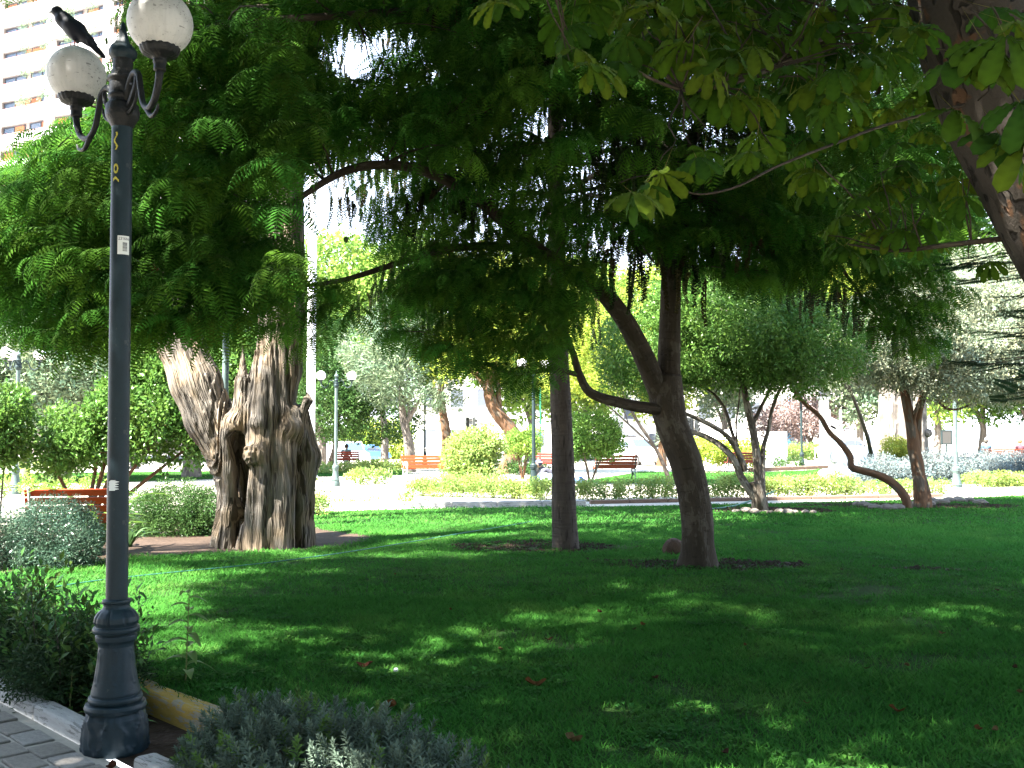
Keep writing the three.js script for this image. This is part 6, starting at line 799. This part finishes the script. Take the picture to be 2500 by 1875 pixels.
// ---------------------------------------------------------------- vehicles
M.carWhite = new THREE.MeshPhysicalMaterial({ color: C(0.72, 0.73, 0.75), roughness: 0.35, clearcoat: 0.8, clearcoatRoughness: 0.1 }); M.carGlass = new THREE.MeshPhysicalMaterial({ color: C(0.05, 0.08, 0.13), roughness: 0.1, clearcoat: 1 }); M.tyre = paint(0.02, 0.02, 0.02, 0.9); M.chrome = paint(0.55, 0.55, 0.57, 0.25, 0.9);
function vehicle(name, label, cat, pos, yaw, prof, cabin, w, bodyMat, o2 = {}) {   // length along x, nose at +x; profiles in side view
  const o = thing(name, label, cat, pos, yaw), ext = (pts, wid, r) => new THREE.ExtrudeGeometry(new THREE.Shape(new THREE.SplineCurve(pts.map(([x, y]) => new THREE.Vector2(x, y))).getPoints(pts.length * 5)), { depth: wid - 2 * r, bevelEnabled: true, bevelSize: r, bevelThickness: r, bevelSegments: 3, steps: 1 }).translate(0, 0, -(wid - 2 * r) / 2);
  part(o, 'body', ext([...prof, prof[0]], w, 0.07), bodyMat); if (cabin) part(o, 'cabin', ext([...cabin, cabin[0]], w * 0.86, 0.09), bodyMat);
  for (const [x, r] of o2.wheels) for (const s of [-1, 1]) { const t = part(o, 'wheel', new THREE.CylinderGeometry(r, r, 0.2, 22).rotateX(Math.PI / 2).translate(x, r, s * (w / 2 - 0.06)), M.tyre); part(t, 'hub', new THREE.CylinderGeometry(r * 0.6, r * 0.55, 0.22, 16).rotateX(Math.PI / 2).translate(x, r, s * (w / 2 - 0.055)), M.chrome); }
  for (const pts of o2.side ?? []) for (const s of [-1, 1]) part(o, 'side_window', new THREE.ExtrudeGeometry(new THREE.Shape(pts.map(([x, y]) => new THREE.Vector2(x, y))), { depth: 0.02, bevelEnabled: false }).translate(0, 0, s * (w / 2 * (cabin ? 0.86 : 1)) - 0.01 + s * 0.012), M.carGlass);
  const q = o2.screen; part(o, 'windscreen', new THREE.BoxGeometry(Math.hypot(q[2] - q[0], q[3] - q[1]), 0.03, w * (cabin ? 0.7 : 0.82)).rotateZ(Math.atan2(q[3] - q[1], q[2] - q[0])).translate((q[0] + q[2]) / 2 + 0.09 * (q[3] - q[1]) / Math.hypot(q[2] - q[0], q[3] - q[1]), (q[1] + q[3]) / 2 - 0.09 * (q[2] - q[0]) / Math.hypot(q[2] - q[0], q[3] - q[1]), 0), M.carGlass);
  const n = o2.nose; part(o, 'bumper', box(0.14, 0.2, w * 0.98, n, 0.38, 0, 0.05), o2.bumper ?? M.tyre); for (const s of [-1, 1]) part(o, 'headlight', new THREE.SphereGeometry(0.11, 14, 10).scale(0.5, 1, 1.3).translate(n - 0.05, o2.light ?? 0.7, s * w * 0.37), paint(0.75, 0.76, 0.78, 0.15)); part(o, 'number_plate', box(0.02, 0.11, 0.42, n + 0.08, 0.38, 0), paint(0.7, 0.7, 0.68, 0.5)); for (const s of [-1, 1]) part(o, 'mirror', box(0.1, 0.14, 0.14, q[0] - 0.25, q[1] + 0.06, s * (w / 2 + 0.08), 0.03), M.tyre);
  return o;
}
{
  const d = 84, x = (868 - 1250) / FOCAL * d; vehicle('van', 'small white delivery van parked facing right beyond the bench', 'van', V(x - 0.6, H(x, -d), -d), -0.95, [[-2.2, 0.3], [-2.25, 1.0], [-2.2, 1.75], [-2.0, 1.86], [0.5, 1.88], [0.8, 1.8], [1.45, 1.1], [2.1, 0.95], [2.25, 0.7], [2.25, 0.32], [0, 0.26]], null, 1.75, M.carWhite, { wheels: [[-1.45, 0.31], [1.4, 0.31]], side: [[[0.35, 1.1], [0.4, 1.6], [0.75, 1.6], [1.2, 1.1]]], screen: [1.4, 1.12, 0.84, 1.78], nose: 2.24, light: 0.78 });
  const d2 = 57, x2 = (1548 - 1250) / FOCAL * d2; vehicle('car', 'rounded white vintage car parked behind the brown bench', 'car', V(x2, 0, -d2), -1.02, [[-1.95, 0.32], [-2.0, 0.6], [-1.7, 0.88], [-1.1, 0.98], [0, 0.95], [0.9, 0.93], [1.5, 0.88], [1.85, 0.68], [1.95, 0.4], [1.7, 0.28], [0, 0.24]], [[-1.5, 0.85], [-1.2, 1.2], [-0.6, 1.43], [0.0, 1.47], [0.35, 1.4], [0.75, 0.92], [0.5, 0.85], [-0.5, 0.85]], 1.62, M.carWhite, { wheels: [[-1.2, 0.31], [1.2, 0.31]], side: [[[-0.85, 0.98], [-0.6, 1.28], [-0.05, 1.32], [-0.02, 0.98]], [[0.05, 0.98], [0.05, 1.32], [0.3, 1.28], [0.55, 0.98]]], screen: [0.72, 0.98, 0.4, 1.38], nose: 1.93, light: 0.66, bumper: M.chrome });
  const hatch = { wheels: [[-1.25, 0.29], [1.2, 0.29]], side: [[[-1.2, 0.95], [-0.9, 1.3], [-0.1, 1.35], [-0.1, 0.95]], [[0.0, 0.95], [0, 1.35], [0.35, 1.28], [0.7, 0.95]]], screen: [0.85, 0.95, 0.45, 1.36], nose: 1.88 }, bp = [[-1.85, 0.3], [-1.9, 0.7], [-1.7, 0.92], [0.8, 0.92], [1.6, 0.82], [1.88, 0.6], [1.88, 0.32], [0, 0.26]], cp = [[-1.75, 0.88], [-1.45, 1.3], [-0.7, 1.45], [0.2, 1.43], [0.9, 0.9], [0, 0.86]];
  const car = (label, px, d, yaw, col) => vehicle('car', label, 'car', V((px - 1250) / FOCAL * d, H((px - 1250) / FOCAL * d, -d), -d), yaw, bp, cp, 1.6, new THREE.MeshPhysicalMaterial({ color: C(...col), roughness: 0.35, clearcoat: 0.8 }), hatch);
  car('silver car parked behind the clipped hedge and the blue pole', 1925, 88, 0.1, [0.45, 0.5, 0.5]); car('grey hatchback parked right of the white monument', 2068, 66, 0.5, [0.22, 0.28, 0.33]); car('bright blue car behind the white van', 905, 97, 0.9, [0.06, 0.22, 0.6]); car('white car glimpsed left of the white vintage car', 1478, 70, 0.2, [0.65, 0.66, 0.7]);
}
// ---------------------------------------------------------------- posts, signs, monument
function post(name, label, cat, px, row, h, r, mat) { const p = onGround(px, row, -0.1), o = thing(name, label, cat, p); part(o, 'pole', limb([V(0, 0, 0), V(0, h * 0.5, 0), V(0, h, 0)], () => r, 12), mat); part(o, 'base_plate', new THREE.CylinderGeometry(r * 1.7, r * 2.1, 0.22, 12).translate(0, 0.16, 0), mat); return o; }
{ const o = post('blue_pole', 'sky blue steel pole in front of the plum tree', 'pole', 1927, 1116, 4.6, 0.17, paint(0.12, 0.36, 0.66, 0.5)); part(o, 'cap', new THREE.CylinderGeometry(0.11, 0.19, 0.3, 12).translate(0, 4.7, 0), paint(0.12, 0.36, 0.66, 0.5)); }
{ const o = post('green_pole', 'thin bright green pole behind the couple', 'pole', 1319, 1128, 7.5, 0.055, paint(0.03, 0.28, 0.14, 0.5)); part(o, 'cap', new THREE.SphereGeometry(0.075, 10, 8).translate(0, 7.5, 0), paint(0.5, 0.5, 0.48, 0.5)); }
{ const o = post('white_mast', 'tall white mast rising just right of the hollow trunk', 'mast', 757, 1172, 13, 0.16, paint(0.74, 0.74, 0.76, 0.6)); part(o, 'finial', new THREE.SphereGeometry(0.2, 14, 10).translate(0, 13.05, 0), paint(0.7, 0.7, 0.72, 0.4)); }
function trafficLight(label, px, row, d, h) { const x = (px - 1250) / FOCAL * d, o = thing('traffic_light', label, 'traffic light', V(x, H(x, -d) - 0.05, -d), 0.1), dk = paint(0.03, 0.035, 0.035, 0.6); part(o, 'pole', limb([V(0, 0, 0), V(0, h + 0.5, 0)], () => 0.06, 10), dk); [[-0.26, 0.0, 0], [0.26, 0.9, 1]].forEach(([dx, ry, k]) => { const hd = part(o, 'signal_head', joined([box(0.34, 1.0, 0.25, dx, h, 0.05, 0.04), box(0.3, 0.05, 0.05, dx / 2, h + 0.3, 0)]), dk); for (let i = 0; i < 3; i++) part(hd, 'visor', new THREE.CylinderGeometry(0.12, 0.12, 0.2, 14, 1, true, Math.PI * 0.1, Math.PI * 1.2).rotateX(Math.PI / 2).rotateZ(2.2).rotateY(ry).translate(dx + Math.sin(ry) * 0.2, h + 0.31 - i * 0.31, 0.15 + 0.12 * Math.cos(ry)), dk); }); return o; }
trafficLight('traffic light with two dark signal heads behind the tall bush', 1150, 1034, 74, 2.6); trafficLight('traffic light showing between the stems right of the leaning trunk', 1692, 1040, 72, 2.5);
{ const o = post('notice_board', 'dark notice board on a post left of the pale grey lamp post', 'sign', 2312, 1125, 1.3, 0.06, M.darkIron); part(o, 'board', box(0.62, 0.85, 0.08, 0, 1.65, 0.02, 0.02), paint(0.03, 0.028, 0.025, 0.6)); part(o, 'frame', joined([box(0.72, 0.07, 0.11, 0, 2.1, 0.02), box(0.72, 0.07, 0.11, 0, 1.2, 0.02), box(0.07, 0.9, 0.11, -0.33, 1.65, 0.02), box(0.07, 0.9, 0.11, 0.33, 1.65, 0.02)]), M.darkIron); }
{ const o = post('blue_sign', 'dark blue square sign on a post behind the leafy tree', 'sign', 115, 1150, 1.5, 0.04, M.darkIron); part(o, 'panel', box(0.5, 0.55, 0.05, 0, 1.62, 0.02, 0.02), paint(0.015, 0.035, 0.13, 0.5)); part(o, 'rim', joined([box(0.54, 0.03, 0.06, 0, 1.9, 0.02), box(0.54, 0.03, 0.06, 0, 1.34, 0.02)]), M.darkIron); }
{ // grey pillar of stone blocks
  const p = onGround(1895, 1141, -0.05), o = thing('stone_pillar', 'grey pillar of stone blocks behind the many-stemmed tree', 'pillar', p, 0.35), st = patterned((u, v) => { const a = ftile(u, v, 6, 6, 331), k = 0.85 + 0.25 * a; return [0.42 * k, 0.43 * k, 0.46 * k, a]; }, [0.8, 0.8], 0.003, {}, 128); for (let k = 0; k < 3; k++) for (const s of [-1, 1]) { const m = part(o, 'block', box(0.42, 0.63, 0.8, 0, 0, 0, 0.012), st); m.position.set(s * 0.215, 0.32 + k * 0.64, 0); } part(o, 'core', box(0.78, 1.9, 0.74, 0, 0.95, 0), M.stone);
}
{ // white monument: boulders, shaft and slanting tablet
  const p = onGround(2070, 1170, -0.05), o = thing('white_monument', 'brilliant white stone monument with a shaft on a boulder base', 'monument', p), wm = patterned((u, v) => { const a = ftile(u, v, 6, 6, 341), k = 0.82 + 0.3 * a; return [0.74 * k, 0.73 * k, 0.72 * k, a]; }, [1, 1], 0.01, {}, 128), R = rng(66);
  for (let i = 0; i < 15; i++) { const g = new THREE.IcosahedronGeometry(1, 3), q = g.attributes.position, k = R() * 50; for (let j = 0; j < q.count; j++) { const v = V().fromBufferAttribute(q, j), f = 0.72 + 0.55 * fbm3(v.x + k, v.y, v.z); q.setXYZ(j, v.x * f, v.y * f, v.z * f); } g.computeVertexNormals(); const s = 0.26 + 0.26 * R(), lay = i < 9 ? 0 : i < 13 ? 1 : 2, m = part(o, 'boulder', g, wm); m.position.set((R() - 0.5) * (1.7 - lay * 0.5) , 0.2 + lay * 0.34, (R() - 0.5) * (0.9 - lay * 0.2)); m.scale.set(s * 1.25, s * 0.9, s); m.rotation.y = R() * 6; }
  part(o, 'shaft', box(0.3, 2.3, 0.3, -0.86, 1.9, 0, 0.02), wm); part(o, 'shaft_cap', box(0.4, 0.1, 0.4, -0.86, 3.1, 0, 0.02), wm);
}
{ const p = onGround(2040, 1150, -0.05), o = thing('white_signboard', 'white slanting panel held between white posts behind the monument', 'sign', p), wm = paint(0.75, 0.74, 0.74, 0.6); for (const x of [-0.25, 0.28]) part(o, 'post', limb([V(x, 0, 0), V(x, 2.9, 0)], () => 0.06, 10), wm); for (const k of [0, 1]) { const m = part(o, 'panel', box(0.75, 0.44, 0.05, 0, 0, 0, 0.01), wm); m.position.set(0.0, 1.85 + k * 0.47, 0.09); m.rotation.z = -0.5; m.position.x = 0.0 - k * 0.22; } }
{ // railing and the round canopy
  const p = onGround(1990, 1128, 0), o = thing('path_railing', 'low grey steel railing left of the white monument', 'railing', p), g = paint(0.3, 0.35, 0.35, 0.5); for (let k = 0; k < 4; k++) part(o, 'upright', limb([V(k * 0.5, -0.1, 0), V(k * 0.5, 0.9, 0)], () => 0.025, 8), g); for (const y of [0.88, 0.6]) part(o, 'rail', limb([V(-0.04, y, 0), V(1.54, y, 0)], () => 0.022, 8), g); part(o, 'brace', limb([V(0.03, 0.85, 0), V(0.47, 0.1, 0)], () => 0.018, 6), g);
  const c = onGround(1795, 1128, 0), k = thing('round_canopy', 'round white canopy blazing in the sun behind the many-stemmed tree', 'canopy', c), w = paint(0.78, 0.78, 0.78, 0.8); part(k, 'roof', turned(rounded([[2.0, 0.95], [1.9, 1.25], [1.6, 1.6], [1.0, 1.92], [0, 2.1]], 24), 40), w); part(k, 'valance', turned([[1.98, 0.55], [2.02, 0.95]], 40, (a) => 0.02 * Math.sin(a * 16)), w); for (let i = 0; i < 6; i++) part(k, 'leg', limb([V(Math.cos(i * 1.047) * 1.85, -0.05, Math.sin(i * 1.047) * 1.85), V(Math.cos(i * 1.047) * 1.85, 1.2, Math.sin(i * 1.047) * 1.85)], () => 0.04, 8), w);
}
// ---------------------------------------------------------------- garden hoses and fallen leaves
M.hose = paint(0.010, 0.085, 0.07, 0.6);
solo('garden_hose', 'thin green garden hose lying across the lawn past the hollow trunk', 'hose', limb(curve([[-60, 1470], [100, 1447], [240, 1426], [400, 1408], [560, 1392], [690, 1377], [780, 1365], [880, 1350], [1000, 1330], [1120, 1309], [1250, 1287], [1300, 1278]].map(([x, y]) => G(x, y).setY(0.04)), 90), () => 0.0065, 8), M.hose);
solo('garden_hose', 'teal hose lying over the red kerb by the many-stemmed tree', 'hose', limb(curve([[1725, 1248], [1780, 1241], [1830, 1230], [1870, 1222], [1905, 1215], [1925, 1213]].map(([x, y], i) => G(x, y).setY([0.03, 0.03, 0.06, 0.14, 0.19, 0.1][i])), 30), () => 0.022, 8), M.hose);
{
  const R = rng(17), dry = (seed, L, W) => { const r = rng(seed), g = new THREE.PlaneGeometry(W, L, 4, 6), p = g.attributes.position; for (let i = 0; i < p.count; i++) { const t = p.getY(i) / L + 0.5, w = Math.pow(Math.sin(Math.PI * clamp(0.04 + 0.92 * t)), 0.6); p.setX(i, p.getX(i) * w); p.setZ(i, 0.3 * W * Math.cos(t * 5 + r()) + 0.45 * Math.abs(p.getX(i)) * (0.4 + r())); } return g.rotateX(-Math.PI / 2).toNonIndexed(); };
  const gs = [1, 2, 3].map((k) => { const g = dry(k, 0.11, 0.065); g.computeVertexNormals(); return g; }), ms = [[0.085, 0.036, 0.012], [0.05, 0.02, 0.012], [0.10, 0.066, 0.028], [0.042, 0.022, 0.013]].map((c) => { const m = leafy(...c, 0.2); return m; });
  const put = (x, y, s, label, group, m = Math.floor(R() * 4)) => { const o = solo('fallen_leaf', label, 'leaf', gs[Math.floor(R() * 3)], ms[m], G(x, y).setY(0.05), group); o.rotation.set((R() - 0.5) * 0.5, R() * 6, (R() - 0.5) * 0.5); o.scale.setScalar(s); };
  put(952, 1740, 1.15, 'large orange dry leaf lying nearest the grey-leaved shrub', undefined, 0); put(890, 1640, 1.0, 'flat red-brown dry leaf left of centre on the near lawn', undefined, 1); put(1308, 1685, 1.2, 'curled orange-brown leaf standing up in the middle of the near lawn', undefined, 0); put(1400, 1825, 1.1, 'straw-coloured dry sprig at the bottom of the near lawn', undefined, 2); put(2192, 1752, 0.85, 'rust-coloured leaf low on the right part of the near lawn', undefined, 0);
  [[1222, 1600], [1465, 1506], [1548, 1550], [1570, 1538], [2115, 1648], [2215, 1640], [2478, 1646], [1970, 1735], [2430, 1803], [2490, 1707], [2390, 1800], [1770, 1860], [1340, 1575], [2435, 1452], [2055, 1400], [1600, 1672], [965, 1412], [1100, 1500], [1820, 1590], [2300, 1560]].forEach(([x, y]) => put(x, y, 0.35 + 0.3 * R(), 'small brown dry leaf scattered on the shaded lawn', 'small fallen leaves on the lawn'));
  solo('bottle_cap', 'tiny white bottle cap on the near lawn', 'litter', new THREE.CylinderGeometry(0.014, 0.016, 0.012, 14), paint(0.75, 0.75, 0.72, 0.4), G(966, 1655).setY(0.055)).rotation.x = 0.5; put(272, 1868, 0.8, 'red-brown leaf on the sandy pavement by the lamp foot', undefined, 1); scene.children[scene.children.length - 1].position.copy(G(272, 1868, LOW + 0.02));
}
// ---------------------------------------------------------------- unseen trees round the viewer, placed to shade the pavement and near leaves
[[-6, 6, 'nearest unseen broad tree behind the viewer on the left'], [6.5, 7, 'nearest unseen broad tree behind the viewer on the right'], [0, 11, 'unseen broad tree straight behind the viewer'], [12, 1, 'broad tree standing to the right of the viewer, out of view'], [-13, 9, 'outer unseen broad tree behind the viewer on the left'], [13, 12, 'outer unseen broad tree behind the viewer on the right'], [-6, 17, 'further unseen broad tree behind the viewer on the left'], [7, 18, 'further unseen broad tree behind the viewer on the right'], [-10.2, -1.6, 'broad tree standing to the left of the viewer, out of view']].forEach(([x, z, label], i) => { const o = thing('unseen_shade_tree', label, 'tree', V(0, 0, 0), 0, 'unseen trees round the viewer'), N = wood(o, 'trunk', [V(x, -0.15, z), V(x + 0.1, 2, z), V(x, 5, z)], 0.32, 0.16, M.oldBark, 12); crown(o, 300 + i, [[V(x, 6.2, z), 3.8, 2.8, 3.4], [V(x - 2, 4, z - 0.4), 2.4, 2.2, 2.2], [V(x + 2, 4, z), 2.4, 2.2, 2.2], [V(x, 3.2, z + 1.5), 2.2, 1.9, 1.8], [V(x, 8.5, z), 3.2, 1.8, 3]], 5, bigLeaf, M.deepGreen, 1.0, 1.5, N, { cut: 0.26, boughs: 20 }); });
renderer.render(scene, camera);
